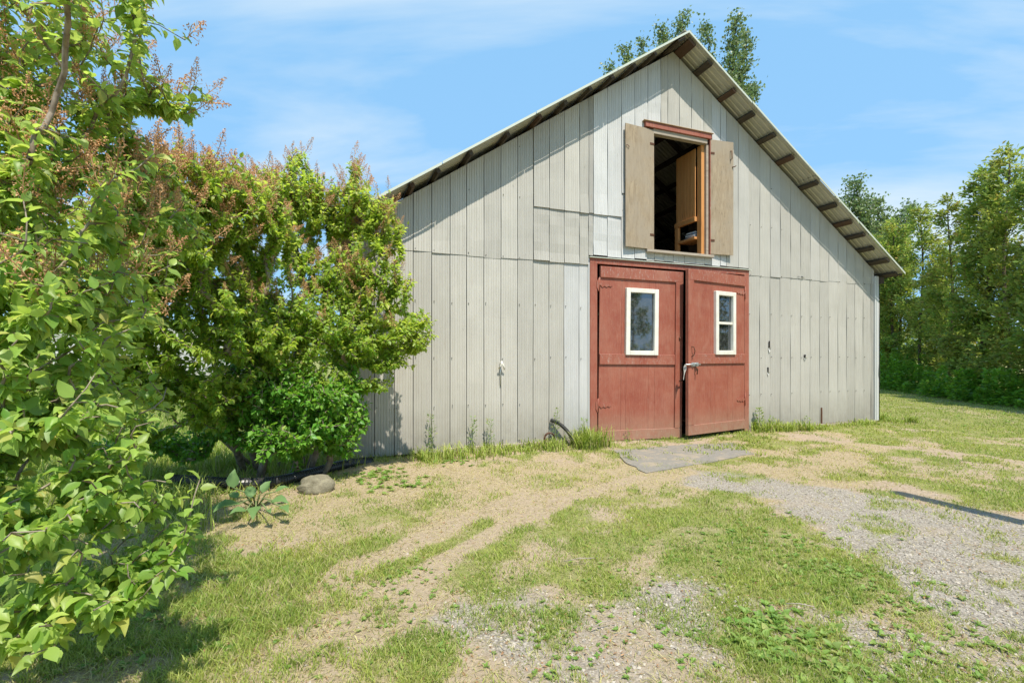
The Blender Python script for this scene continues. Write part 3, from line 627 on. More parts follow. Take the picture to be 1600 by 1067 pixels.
# black corrugated pipe by the door, and the long one under the shrub
def corrugated(name, path, r, label, ribs=.022, n=12):
    path = [np.array(p, float) for p in path]; pts = []; 
    # Catmull-Rom
    Q = [path[0]]+path+[path[-1]]
    for i in range(1, len(Q)-2):
        L = np.linalg.norm(Q[i+1]-Q[i]); m = max(2, int(L/(ribs/2)))
        for k in range(m):
            t = k/m; pts.append(.5*((2*Q[i])+(-Q[i-1]+Q[i+1])*t+(2*Q[i-1]-5*Q[i]+4*Q[i+1]-Q[i+2])*t*t+(-Q[i-1]+3*Q[i]-3*Q[i+1]+Q[i+2])*t**3))
    v, t = tube(pts, lambda i: r*(1.0 if i % 2 else .84), n)
    o = link(name, tri_mesh(name, v, t, None, False), M['black']); tag(o, label, 'pipe'); return o
corrugated('drain_hose', [BP(-.72, .05, .42), BP(-.60, .09, .37), BP(-.47, .13, .25), BP(-.38, .16, .10), BP(-.36, .18, -.03)], .032, 'black corrugated hose arching from the wall to the grass beside the doors')
def Gw(px, py, z=0): 
    d = (EYE-z)*F/(py-HY); return ((px-CX)/F*d, d, z)
corrugated('drain_pipe', [(-3.75, 5.25, .07), Gw(375, 755, .07), Gw(430, 752, .07), Gw(475, 742, .06), Gw(540, 725, .06), Gw(580, 722, .0)], .062, 'black corrugated drain pipe lying under the shrubs behind the stone', .03, 14)
# coiled old iron on the wall foot
cf = [(BP(-.75+.09*math.cos(t), .06+.02*t/6, .13+.09*math.sin(t))) for t in np.linspace(0, 11, 40)]
tag(tube_obj('wire_coil', cf, .012, M['rust'], None, 6), 'rusty coil of wire leaning on the foot of the siding by the hose', 'wire coil')

# ---- concrete slab in front of the doors
sp_ = [G(958, 703), G(1080, 694), G(1150, 692), G(1176, 708), G(1120, 721), G(1010, 738), G(978, 722)]
sp2 = []
for a_, b_ in zip(sp_, sp_[1:]+sp_[:1]):
    for t in (0, .25, .5, .75): q = a_*(1-t)+b_*t; sp2.append(q+rng.normal(size=2)*.03)
n = len(sp2); c0 = sum(sp2)/n
V_ = [(p[0], p[1], .003) for p in sp2]+[(p[0], p[1], -.04) for p in sp2]+[(c0[0], c0[1], .016)]
Fc = [(i, (i+1) % n, 2*n) for i in range(n)]+[(i, i+n, (i+1) % n+n, (i+1) % n) for i in range(n)]
me = bpy.data.meshes.new('door_slab'); me.from_pydata(V_, [], Fc); tag(link('door_slab', me, M['slab']), 'worn grey slab lying flat before the red doors', 'slab')
# ---- the field stone
bm = bmesh.new(); bmesh.ops.create_icosphere(bm, subdivisions=4, radius=1)
for v in bm.verts:
    p = v.co; k = 1+.22*(fbm(p.x*1.7+5, p.y*1.7+p.z*2.1, 1.0, 4)-.5)*2; v.co = Vector((p.x*.185*k, p.y*.14*k, max(p.z, -.6)*.115*k*(1.0+.12*p.x)))
for f_ in bm.faces: f_.smooth = True
me = bpy.data.meshes.new('rock'); bm.to_mesh(me); bm.free(); o = link('rock', me, M['rock']); o.location = (*G(495, 768), .06); o.rotation_euler = (0, 0, .3)
tag(o, 'pale rounded field stone half in the grass by the black drain pipe', 'stone')

# ------------------------------------------------------------------ shrubs: stems grown towards twig tips, leaves in pairs, dry flower clusters
def grow(bases, targets, step=.09, wob=.25):
    """bases: list of (foot, first upward point); returns nodes, parents, tips"""
    nodes = []; par = []; dirs = []
    def add(p, q): nodes.append(np.asarray(p, float)); par.append(q); return len(nodes)-1
    for foot, kn in bases:
        foot = np.asarray(foot, float); kn = np.asarray(kn, float); m = max(3, int(np.linalg.norm(kn-foot)/step)); prev = -1
        side = rng.normal(size=3)*.05
        for k in range(m+1):
            t = k/m; prev = add(foot*(1-t)+kn*t+side*math.sin(t*PI), prev)
    nb = len(nodes); arr = np.zeros((60000, 3)); arr[:nb] = nodes; cnt = nb
    base0 = np.mean([np.asarray(b[0], float) for b in bases], 0)
    dist0 = np.linalg.norm(targets-base0, axis=1); order = np.argsort(dist0); tips = []
    plen = np.zeros(60000)
    for i in range(nb): plen[i] = 0 if par[i] < 0 else plen[par[i]]+step
    for ti in order:
        t = targets[ti]; dv = t-arr[:cnt]; dd = np.linalg.norm(dv, axis=1)
        j = int(np.argmin(dd*1.0+.22*plen[:cnt]+np.maximum(arr[:cnt, 2]-t[2], 0)*.5))
        if dd[j] < step*.6: tips.append(j); continue
        p0 = arr[j]; pj = par[j]; d0 = unit((p0-arr[pj])[None])[0] if pj >= 0 else np.array([0, 0, 1.])
        c = p0+d0*dd[j]*.40+np.array([0, 0, .08])*dd[j]+rng.normal(size=3)*dd[j]*wob*.35
        m = max(2, int(dd[j]/step)); prev = j
        for k in range(1, m+1):
            u = k/m; p = p0*(1-u)**2+2*c*u*(1-u)+t*u*u+(rng.normal(size=3)*.006 if k < m else 0)
            add(p, prev); arr[cnt] = p; plen[cnt] = plen[prev]+step; prev = cnt; cnt += 1
        tips.append(prev)
    return arr[:cnt].copy(), np.array(par), tips
def radii(nodes, par, tips, rt=.0032, ex=.42, rmax=.06):
    n = len(nodes); w = np.zeros(n)
    for t in tips: w[t] += 1
    ch = np.bincount(par[par >= 0], minlength=n); w[ch == 0] = np.maximum(w[ch == 0], 1)
    for i in range(n-1, -1, -1):
        if par[i] >= 0: w[par[i]] += w[i]
    return np.minimum(rt*w**ex, rmax), w
def branch_mesh(name, nodes, par, r, n=5, rmin=.0018):
    i = np.where(par >= 0)[0]; a = nodes[par[i]]; b = nodes[i]; rb = np.maximum(r[i], rmin); ra = np.minimum(np.maximum(r[par[i]], rmin), rb*1.18)
    d = unit(b-a); ref = np.where(np.abs(d[:, 2:3]) < .9, np.array([[0, 0, 1.]]), np.array([[1., 0, 0]])); x = unit(np.cross(d, ref)); y = np.cross(d, x)
    k = np.arange(n)*2*PI/n; cs, sn = np.cos(k), np.sin(k)
    ring = x[:, None]*cs[None, :, None]+y[:, None]*sn[None, :, None]
    V = np.concatenate([a[:, None]+ring*ra[:, None, None], b[:, None]+ring*rb[:, None, None]+d[:, None]*(rb*.3)[:, None, None]], 1)
    T = []
    for q in range(n): q2 = (q+1) % n; T += [(q, q2, q2+n), (q, q2+n, q+n)]
    T = np.array(T)[None]+(np.arange(len(i))*2*n)[:, None, None]
    return tri_mesh(name, V.reshape(-1, 3), T.reshape(-1, 3), None, True)
LEAF_V = np.array([(0, 0, 0), (0, .34, -.02), (0, .68, -.07), (0, 1, -.24), (-.23, .18, .05), (-.30, .42, .08), (-.16, .75, .02), (.23, .18, .05), (.30, .42, .08), (.16, .75, .02)])
LEAF_T = np.array([(0, 1, 4), (1, 5, 4), (1, 2, 5), (2, 6, 5), (2, 3, 6), (0, 7, 1), (1, 7, 8), (1, 8, 2), (2, 8, 9), (2, 9, 3)])
LEAF2_V = np.array([(0, 0, 0), (-.31, .42, .06), (0, .5, -.03), (.31, .42, .06), (0, 1, -.14)])
LEAF2_T = np.array([(0, 2, 1), (0, 3, 2), (1, 2, 4), (2, 3, 4)])
def leaves_on(nodes, par, tips, size, reach, gap, keep=1.0, droop=.45, up=1.0):
    pos = []; yd = []; nm = []
    for t in tips:
        i = t; L = 0; k = 0; acc = 0; flip = rng.random()*PI
        while par[i] >= 0 and L < reach:
            a = nodes[par[i]]; b = nodes[i]; d = b-a; ln = np.linalg.norm(d)+1e-9; d = d/ln
            acc += ln
            while acc > gap:
                acc -= gap; p = b-d*min(ln, acc); flip += PI/2+rng.normal()*.3
                x = np.cross(d, (0, 0, 1.)); nx_ = np.linalg.norm(x); x = x/nx_ if nx_ > 1e-3 else np.array([1., 0, 0]); y = np.cross(x, d)
                s = x*math.cos(flip)+y*math.sin(flip)
                for sg in (1, -1):
                    if rng.random() > keep: continue
                    v = s*sg*.9+d*.55+np.array([0, 0, -droop*rng.uniform(.2, 2.2)])+rng.normal(size=3)*.30
                    pos.append(p+s*sg*.012); yd.append(v); nm.append(np.array([0, 0, up*.6])+SD*1.0+rng.normal(size=3)*.55+s*sg*.25)
            L += ln; i = par[i]
        # end leaf
        pos.append(nodes[t]); yd.append(d*.6+np.array([0, 0, -.3])+rng.normal(size=3)*.4); nm.append(np.array([0, 0, up])+rng.normal(size=3)*.5)
    pos = np.array(pos); return pos, frames(np.array(yd), np.array(nm)), size*np.clip(rng.normal(.80, .24, len(pos)), .28, 1.35)
def leaf_tint(pos, dry=.12, b0=.75, b1=1.2):
    n = len(pos); t = np.empty((n, 3)); c = fbm(pos[:, 0]+pos[:, 2]*.7, pos[:, 1]+pos[:, 2]*.6, .45, 31)
    t[:, 0] = np.clip(c*1.3-.2+rng.normal(size=n)*.25, 0, 1); t[:, 1] = rng.uniform(b0, b1, n); t[:, 2] = np.where(rng.random(n) < dry, rng.uniform(.3, 1, n), rng.uniform(0, .12, n)); return t
def blob_pts(blobs):
    """blobs: (px, py, distance, rx, ry, rz, count) -> twig tips, denser towards the skin"""
    out = []
    for px, py, d, rx, ry, rz, m in blobs:
        v = unit(rng.normal(size=(m, 3)))*(rng.random((m, 1))**.55)*np.where(rng.random((m, 1)) < .10, 1.32, 1.0); out.append(P(px, py, d)+v*np.array([rx, ry, rz]))
    return np.concatenate(out)
def clean(pts):
    """nothing grows through the barn or under the ground"""
    q = pts-O; s = q@U; o = q@N; ok = (pts[:, 2] > .06) & ~((s > S0-.25) & (o < .12)); return pts[ok]
# dry flower cluster: a small cone of seed capsules on thin stalks
def cluster_mesh(name, seed, nseed=70):
    r_ = np.random.default_rng(seed); V = []; T = []; C = []
    def addt(v, t, c): 
        o = len(V); V.extend(v); T.extend([tuple(int(q)+o for q in tt) for tt in t]); C.extend([c]*len(v))
    v, t = tube([(0, 0, 0), (0.004, 0, .05), (0, .003, .115)], .0016, 3); addt(v.tolist(), t, (.1, .8, .2))
    for k in range(9):
        z = .012+k*.011; a = k*2.4; L = .040*(1-z/.14); e = (math.cos(a)*L, math.sin(a)*L, z+.02)
        v, t = tube([(0, 0, z), e], .0009, 3, caps=False); addt(v.tolist(), t, (.3, .8, 0))
    for k in range(nseed):
        z = r_.uniform(.015, .13); R = .046*(1-z/.15)*r_.random()**.5; a = r_.uniform(0, 2*PI); c = np.array([math.cos(a)*R, math.sin(a)*R, z+r_.normal()*.005]); L = r_.uniform(.004, .0075)
        d = unit((r_.normal(size=3)+np.array([0, 0, .8]))[None])[0]; x = unit(np.cross(d, r_.normal(size=3))[None])[0]; y = np.cross(d, x)
        w = L*.42; vs = [c-d*L*.6, c+x*w, c+(-.5*x+.87*y)*w, c+(-.5*x-.87*y)*w, c+d*L]
        addt([q.tolist() for q in vs], [(0, 2, 1), (0, 3, 2), (0, 1, 3), (4, 1, 2), (4, 2, 3), (4, 3, 1)], (r_.random(), r_.uniform(.6, 1.3), .5*(r_.random() < .2)))
    me = tri_mesh(name, np.array(V), np.array(T), np.array(C)); me.materials.append(M['panicle'].m); return me
CL = [cluster_mesh('flower_cluster', s_) for s_ in range(5)]
leafmesh = tri_mesh('leaf', LEAF_V, LEAF_T, np.tile((.4, 1., .05), (10, 1)), True)
def seen_size(pos, s): return np.where((pos[:, 1] > .3) & (np.abs(pos[:, 0]/np.maximum(pos[:, 1], .1)) < 1.12) & (np.abs((pos[:, 2]-EYE)/np.maximum(pos[:, 1], .1)) < .76), s/np.maximum(pos[:, 1], .1), 0)
def shrub(name, label, cat, group, bases, tips, leaf, reach, gap, mat, ncl=0, singles=0, zmin_cl=1.2, dry=.12, fine=True, keep=1., rt=.0032, cls=1.0, step=.09, clbox=None):
    foot = np.mean([np.asarray(b[0], float) for b in bases], 0); foot[2] = 0
    e = empty(name, tuple(foot)); tag(e, label, cat, group)
    nodes, par, tp = grow(bases, tips, step); r, w = radii(nodes, par, tp, rt, .42, .020 if singles and zmin_cl < 1.7 else .06)
    link('branches', branch_mesh('branches', nodes-foot, par, r), M['bark'], e)
    pos, R_, sz = leaves_on(nodes, par, tp, leaf, reach, gap, keep)
    far_ok = pos[:, 2] > .03; pos, R_, sz = pos[far_ok], R_[far_ok], sz[far_ok]
    q = pos-O; ok = ~((q@N < .03) & (q@U > S0-.15)); pos, R_, sz = pos[ok], R_[ok], sz[ok]
    tint = leaf_tint(pos, dry)
    tint[:, 2] = np.clip(tint[:, 2]+np.clip((pos[:, 2]-1.9)*.06, 0, .12)*rng.random(len(pos)), 0, 1)
    big = np.argsort(-seen_size(pos, sz))[:singles]; rest = np.ones(len(pos), bool); rest[big] = False
    fo = link('foliage', scatter('foliage', LEAF_V if fine else LEAF2_V, LEAF_T if fine else LEAF2_T, pos[rest]-foot, R_[rest], sz[rest], tint[rest], True), mat, e); fo['kind'] = 'stuff'
    if singles:
        vari = []
        for k in range(8):
            m_ = tri_mesh('leaf', LEAF_V*np.array([1+.1*math.sin(k*3), 1, 1+.8*math.sin(k*5)]), LEAF_T, np.tile((rng.random(), rng.uniform(.75, 1.15), .6*(k == 3)), (10, 1)), True); m_.materials.append(mat.m); vari.append(m_)
        for i in big:
            o = bpy.data.objects.new('leaf', vari[i % 8]); col.objects.link(o); o.parent = e
            o.matrix_local = Matrix.LocRotScale(Vector(pos[i]-foot), Matrix(R_[i].tolist()).to_quaternion(), Vector((sz[i],)*3))
    # dry clusters stand on the tips of the upper twigs
    if ncl:
        cand = [t for t in tp if nodes[t][2] > zmin_cl]
        if clbox is not None: 
            cx_ = np.array([clbox(nodes[t]) for t in cand]); pr = cx_/cx_.sum(); cand = list(rng.choice(cand, size=min(ncl, int((cx_ > 0).sum())), replace=False, p=pr))
        else: rng.shuffle(cand); cand = cand[:ncl]
        cand.sort(key=lambda t: nodes[t][1])
        more = []
        for k, t in enumerate(cand):
            d = unit((nodes[t]-nodes[par[t]])[None])[0]+np.array([0, 0, .9])+rng.normal(size=3)*.25; qt = Vector(d).to_track_quat('Z', 'Y'); s_ = cls*rng.uniform(.7, 1.35)
            if k < 290:
                o = bpy.data.objects.new('flower_cluster', CL[k % 5]); col.objects.link(o); o.parent = e; o.matrix_local = Matrix.LocRotScale(Vector(nodes[t]-foot), qt, Vector((s_,)*3))
            else: more.append((nodes[t]-foot, np.array(qt.to_matrix()), s_))
        if more:
            m0 = CL[0]; tv = np.zeros(len(m0.vertices)*3); m0.vertices.foreach_get('co', tv); tt = np.zeros(len(m0.polygons)*3, int); m0.polygons.foreach_get('vertices', tt)
            o = link('flower_clusters', scatter('flower_clusters', tv.reshape(-1, 3), tt.reshape(-1, 3), np.array([a for a, b, c in more]), np.array([b for a, b, c in more]), np.array([c for a, b, c in more]), np.tile((.5, 1, .1), (len(more), 1))), M['panicle'], e); o['kind'] = 'stuff'
    return e, nodes, par, tp
# the nearest lilac, its foot left of the picture
A_bases = [((-3.3, 2.6, 0), (-2.9, 2.5, .9)), ((-3.1, 2.2, 0), (-2.4, 2.0, 1.0)), ((-3.0, 2.9, 0), (-2.5, 2.9, 1.1)), ((-3.2, 2.4, 0), (-2.7, 2.2, 1.5)), ((-2.9, 2.0, 0), (-2.2, 1.7, .6))]
A_blobs = [(40, 120, 2.3, .44, .45, .42, 120), (130, 60, 2.7, .26, .4, .40, 42), (40, 290, 2.1, .45, .4, .35, 110), (185, 320, 2.8, .36, .4, .30, 90), (270, 150, 2.8, .22, .15, .10, 22), (190, 200, 2.8, .20, .3, .2, 20),
           (60, 470, 1.9, .34, .35, .30, 90), (170, 440, 2.4, .32, .35, .34, 84), (60, 640, 1.8, .30, .3, .26, 62), (180, 590, 2.4, .28, .3, .26, 36), (90, 830, 1.7, .28, .25, .20, 46), (235, 800, 2.0, .20, .2, .15, 28), (215, 880, 2.0, .12, .12, .08, 12), (60, 960, 1.6, .22, .2, .12, 30), (150, 930, 1.7, .18, .15, .12, 26), (230, 900, 1.9, .14, .14, .10, 16), (285, 840, 2.1, .10, .12, .08, 10), (120, 660, 1.9, .25, .2, .2, 30), (270, 330, 3.1, .2, .3, .2, 40), (235, 265, 3.1, .22, .2, .12, 26), (130, 720, 1.9, .25, .2, .15, 30),
           (-150, 300, 2.0, .6, .5, .8, 130), (-120, 800, 1.9, .5, .4, .5, 70), (60, -160, 2.2, .6, .6, .5, 90), (125, -170, 1.5, .25, .3, .15, 26), (180, -20, 2.3, .2, .3, .15, 8), (-200, 600, 2.2, .5, .5, .6, 60)]
shrub('lilac_shrub', 'nearest lilac with large leaves and brown dried flower clusters filling the left edge', 'shrub', None, A_bases, clean(blob_pts(A_blobs)), .064, .32, .038, M['lilac_near'], 480, 300, 1.65, .10, rt=.0025, cls=1.25,
      clbox=lambda p: max(0, (p[2]-1.45))+.12)
# the lilac between it and the barn
B_bases = [((-3.35, 5.9, 0), (-3.15, 5.2, .7)), ((-3.2, 6.0, 0), (-3.6, 5.4, .8)), ((-3.5, 6.0, 0), (-3.4, 5.7, 1.2)), ((-3.1, 5.9, 0), (-2.9, 5.3, .9))]
B_blobs = [(330, 320, 4.4, .52, .5, .42, 240), (270, 360, 4.2, .5, .5, .42, 200), (215, 330, 4.0, .35, .4, .35, 110), (400, 330, 4.7, .35, .4, .34, 110), (330, 470, 4.6, .48, .5, .42, 230), (400, 520, 4.9, .40, .5, .40, 180), (260, 530, 4.4, .5, .5, .35, 130), (180, 480, 4.2, .4, .4, .4, 110),
           (350, 600, 4.9, .4, .4, .32, 130), (110, 400, 4.4, .5, .5, .6, 120), (0, 450, 4.5, .6, .6, .8, 110), (150, 600, 5.2, .5, .4, .25, 50), (380, 410, 5.0, .3, .4, .3, 90), (300, 430, 4.9, .5, .4, .3, 130), (240, 430, 4.6, .4, .4, .3, 90), (440, 360, 5.2, .2, .3, .3, 50), (420, 460, 5.3, .3, .3, .3, 80), (250, 600, 4.7, .42, .4, .26, 110), (320, 640, 5.0, .35, .3, .22, 80), (190, 560, 4.5, .4, .4, .3, 90), (200, 670, 5.2, .3, .3, .15, 40), (235, 275, 3.9, .38, .3, .24, 100), (300, 270, 4.1, .32, .3, .22, 90), (370, 300, 4.9, .35, .3, .25, 90)]
shrub('lilac_shrub', 'middle lilac topped with masses of brown dried flower clusters', 'shrub', None, B_bases, clean(blob_pts(B_blobs)), .060, .34, .031, M['lilac'], 760, 300, 1.75, .06, cls=1.35, rt=.0026,
      clbox=lambda p: max(0, p[2]-1.7)**1.3+.01)
# the lilac against the barn corner
C_bases = [((-2.75, 6.0, 0), (-2.55, 5.9, 1.3)), ((-2.9, 5.9, 0), (-3.0, 5.9, 1.5)), ((-2.5, 5.8, 0), (-1.9, 5.7, 1.3)), ((-2.7, 6.1, 0), (-2.75, 6.1, 1.8)), ((-2.95, 6.05, 0), (-3.3, 6.0, 1.6))]
C_blobs = [(470, 300, 6.0, .42, .4, .38, 220), (440, 320, 6.1, .35, .4, .30, 120), (560, 320, 6.1, .26, .35, .42, 180), (510, 340, 6.1, .35, .4, .3, 110), (600, 360, 5.9, .26, .2, .34, 130), (560, 430, 5.8, .45, .4, .40, 230), (618, 445, 5.8, .24, .2, .34, 90), (640, 522, 5.7, .34, .25, .20, 130), (610, 560, 5.7, .30, .2, .20, 90),
           (500, 500, 5.5, .5, .4, .40, 260), (430, 500, 5.6, .42, .4, .35, 150), (560, 530, 5.6, .4, .3, .3, 140), (400, 420, 6.3, .4, .3, .3, 50), (470, 250, 6.0, .12, .1, .12, 20), (556, 262, 6.1, .12, .12, .14, 22), (420, 270, 6.0, .15, .2, .12, 30), (480, 400, 6.1, .45, .3, .35, 120), (520, 440, 5.9, .4, .3, .35, 140), (570, 490, 5.7, .4, .3, .3, 120), (650, 500, 5.7, .2, .2, .12, 40), (590, 600, 5.7, .2, .2, .12, 30), (450, 550, 5.4, .5, .3, .3, 160), (600, 330, 5.9, .2, .2, .2, 60), (515, 320, 6.1, .3, .3, .26, 110), (430, 600, 5.3, .4, .3, .25, 70), (520, 590, 5.5, .35, .25, .25, 80), (400, 300, 6.1, .3, .3, .25, 70)]
shrub('lilac_shrub', 'tall open lilac leaning on the left corner of the barn', 'shrub', None, C_bases, clean(blob_pts(C_blobs)), .062, .32, .031, M['lilac'], 430, 0, 1.75, .06, False, cls=1.35, rt=.0026,
      clbox=lambda p: max(0, p[2]-1.6)+.02)
# the lush green shrub at its foot, without flowers
D_bases = [((-2.95, 5.55, 0), (-2.85, 5.5, .35)), ((-2.6, 5.6, 0), (-2.5, 5.5, .4)), ((-2.3, 5.7, 0), (-2.2, 5.6, .35))]
D_blobs = [(440, 610, 5.2, .46, .35, .36, 280), (505, 635, 5.3, .38, .3, .38, 260), (430, 680, 5.1, .46, .3, .22, 230), (385, 640, 5.2, .38, .3, .34, 190), (540, 680, 5.5, .18, .2, .22, 60), (545, 600, 5.6, .2, .2, .25, 60), (470, 690, 5.4, .3, .2, .10, 50), (345, 660, 5.5, .35, .25, .28, 110), (565, 650, 5.75, .14, .15, .25, 40), (290, 700, 5.6, .25, .2, .15, 40), (240, 690, 5.5, .35, .25, .2, 70), (170, 700, 5.6, .35, .25, .18, 50), (380, 560, 5.2, .35, .3, .2, 60)]
shrub('leafy_shrub', 'dense bright green leafy shrub without flowers, low beside the barn corner', 'shrub', None, D_bases, clean(blob_pts(D_blobs)), .070, .27, .036, M['lush'], 0, 0, 9, .02, False)

# ------------------------------------------------------------------ trees
def spray_tree(name, label, cat, group, proto, loc, rz, sc_=1.0):
    e = empty(name, loc, rz); tag(e, label, cat, group); e.scale = (sc_,)*3
    tr, cr, mats = proto
    for nm, me_, m_ in (('trunk', tr, mats[0]), ('crown', cr, mats[1])):
        o = link(nm, me_, m_, e)
    return e
SPR_V = np.array([(0, 0, 0), (-.22, .42, .02), (0, .55, -.03), (.22, .42, .02), (-.08, .85, -.04), (.1, 1.0, -.08)]); SPR_T = np.array([(0, 2, 1), (0, 3, 2), (1, 2, 4), (2, 3, 5), (2, 5, 4)])
def cedar_proto(Ht, seed, leaders=1, W=1.15, bare=.0, n=92, dens=88):
    r_ = np.random.default_rng(seed); nodes = []; par = []
    def add(p, q): nodes.append(np.array(p, float)); par.append(q); return len(nodes)-1
    tops = []; root = add((0, 0, 0), -1); trunk = []
    for L in range(leaders):
        prev = root; a = r_.uniform(0, 6.28); off = np.array([math.cos(a), math.sin(a), 0])*(.0 if leaders == 1 else .28); hh = Ht*(1-.1*L)
        for k in range(1, 26):
            t = k/25; p = off*min(1, t*3)+np.array([.06*math.sin(t*7+a), .06*math.cos(t*6+a), hh*t]); prev = add(p, prev); trunk.append((prev, t, L))
    pos = []; yd = []; nm = []
    sy = []; rad = {}
    for b in range(n*leaders):
        t = (b//leaders+r_.random())/n; t = .06+.93*t; L = b % leaders
        k = min(24, int(t*25)); ni = 1+L*25+k; ni = min(ni, len(nodes)-1); p0 = nodes[ni]; a = r_.uniform(0, 6.28)
        ln = (W*(1-t)**.62+.14)*r_.uniform(.55, 1.15)*(1 if t > .2 else .75+t); el = r_.uniform(.15, .75) if t > .25 else r_.uniform(-.25, .3)
        dr = np.array([math.cos(a)*math.cos(el), math.sin(a)*math.cos(el), math.sin(el)]); prev = ni; m = max(2, int(ln/.16)); p = p0.copy()
        for q in range(m): p = p+dr*(ln/m)+np.array([0, 0, .02*q])*ln+r_.normal(size=3)*.015; prev = add(p, prev)
        for q in range(int(dens*(.35+ln))):
            u_ = r_.random()**.6; i_ = len(nodes)-1-int((1-u_)*m*.85); c = nodes[i_]+r_.normal(size=3)*np.array([.11, .11, .09])*(1.0 if bare == 0 else .8)
            out_ = unit((c-np.array([0, 0, c[2]]))[None])[0]; pos.append(c); yd.append(dr*.6+out_*.5+r_.normal(size=3)*.5+np.array([0, 0, .05])); nm.append(np.array([0, 0, .7])+out_*.5+r_.normal(size=3)*.6)
    nodes = np.array(nodes); par = np.array(par); ch = np.bincount(par[par >= 0], minlength=len(nodes)); tips = list(np.where(ch == 0)[0]); rr, w = radii(nodes, par, tips, .007, .48, .13)
    pos = np.array(pos); s = r_.uniform(.08, .19, len(pos)); tint = leaf_tint(pos, .10, .6, 1.25); tint[:, 2] = np.clip(tint[:, 2]+(fbm(pos[:, 0]*1., pos[:, 2], .5, seed)-.55).clip(0, 1)*1.2, 0, .8)
    return (branch_mesh('trunk', nodes, par, rr, 5, .004), scatter('crown', SPR_V, SPR_T, pos, frames(np.array(yd), np.array(nm)), s, tint), (M['cbark'], M['cedar']))
cp = [cedar_proto(7.9, 1, 1), cedar_proto(7.4, 2, 2, .95), cedar_proto(8.1, 3, 1, 1.3), cedar_proto(6.9, 4, 2, 1.1)]
hedge = [(19.9, 26.6, 0, .95, 'farthest cedar of the hedge row, half hidden behind the right edge of the barn'), (19.0, 24.6, 1, 1.0, 'tall cedar just right of the barn roof tip, the first one clear of it'), (18.4, 22.6, 3, 1.10, 'two-stemmed cedar in the hedge right of the barn, sky showing between its thin upper stems'),
         (17.8, 20.6, 0, .98, 'narrow cedar with brownish tips in the left part of the hedge'), (17.3, 18.7, 2, .92, 'broad shorter cedar in the middle of the hedge above the weeds'),
         (16.9, 17.2, 1, 1.08, 'two-stemmed cedar in the middle of the hedge, left of the tallest one'), (16.4, 15.7, 2, 1.0, 'tallest cedar of the hedge, standing out against the sky near the right edge'), (15.9, 14.3, 0, .93, 'cedar right beside the tallest one at the right picture edge'),
         (15.5, 12.9, 3, 1.0, 'dark cedar cut off by the right picture edge')]
hedge += [(18.5, 15.2, 3, 1.12, 'cedar in the back row behind the tallest one'), (18.6, 20.2, 1, .8, 'small cedar tucked in the middle of the hedge')] + [(15.2, 11.3, 1, 1.0, None), (14.9, 9.7, 0, 1.05, None), (14.7, 8.1, 2, .95, None), (14.4, 6.5, 3, 1.05, None)]
for i, (x, y, k, s_, lab) in enumerate(hedge):
    tr, cr, mt = cp[k]
    e = empty('cedar_tree', (x, y, 0), i*1.9); tag(e, lab or {11.3: 'first', 9.7: 'second', 8.1: 'third', 6.5: 'last'}[y]+' hedge cedar beyond the right picture edge', 'tree', 'cedars in the hedge right of the barn'); e.scale = (s_,)*3
    for nm_, me_, m_ in (('trunk', tr, mt[0]), ('crown', cr, mt[1])): link(nm_, me_, m_, e)
for x, y, k, lab in ((17.8, -5.6, 0, 'cedar standing by itself far to the right of the view'),):
    e = empty('cedar_tree', (x, y, 0), x); tag(e, lab, 'tree')
    for nm_, me_, m_ in (('trunk', cp[k][0], M['cbark']), ('crown', cp[k][1], M['cedar'])): link(nm_, me_, m_, e)
# leaf tree seen above the roof tip, and the poplar behind the ridge
def leafy_proto(tops, foot, seed, rad, per, size, mat, blen=.8):
    """a tree whose leaders rise to the given tops, with leaves clustered along them"""
    r_ = np.random.default_rng(seed); nodes = [np.array([0, 0, 0.])]; par = [-1]; prev = 0; tr_ = [0]
    H0 = min(t[2] for t in tops)*.45
    for k in range(1, 13): nodes.append(np.array([.1*math.sin(k*.5), .1*math.cos(k*.4)-.1, H0*k/12])); par.append(prev); prev = len(nodes)-1; tr_.append(prev)
    pos = []; yd = []; nm = []
    for tp_ in tops:
        j = tr_[r_.integers(6, 13)]; p0 = nodes[j]; t_ = np.array(tp_[:3], float); m = 22; prev = j; L = len(nodes)
        for k in range(1, m+1):
            u_ = k/m; p = p0*(1-u_)+t_*u_; p[:2] = p0[:2]+(t_[:2]-p0[:2])*(u_**.55); nodes.append(p+r_.normal(size=3)*.05); par.append(prev); prev = len(nodes)-1
            if u_ > .25:
                for q in range(3):
                    a = r_.uniform(0, 6.28); ln = blen*r_.uniform(.4, 1.1)*(1.12-u_)**.7*tp_[3]+.12; e_ = nodes[prev]+np.array([math.cos(a)*ln, math.sin(a)*ln, ln*r_.uniform(.5, 1.3)]); nodes.append(e_); par.append(prev)
                    nl = int(per*ln)+6
                    f_ = r_.random((nl, 1)); c = nodes[prev]*(1-f_)+e_*f_+r_.normal(size=(nl, 3))*rad; pos.append(c); yd.append(r_.normal(size=(nl, 3))+np.array([0, 0, -.4])); nm.append(r_.normal(size=(nl, 3))+np.array([0, 0, .4]))
    pos = np.concatenate(pos); nodes = np.array(nodes); par = np.array(par); ch = np.bincount(par[par >= 0], minlength=len(nodes)); rr, w = radii(nodes, par, list(np.where(ch == 0)[0]), .010, .5, .22)
    return branch_mesh('trunk', nodes, par, rr, 5, .006), scatter('crown', LEAF2_V*np.array([1.25, 1, 1]), LEAF2_T, pos, frames(np.concatenate(yd), np.concatenate(nm)), r_.uniform(.7, 1.2, len(pos))*size, leaf_tint(pos, .05, .7, 1.35), True)
def at_tree(px, py, d, foot): q = P(px, py, d); return (q[0]-foot[0], r0.uniform(-.8, .8), q[2])
r0 = random.Random(5)
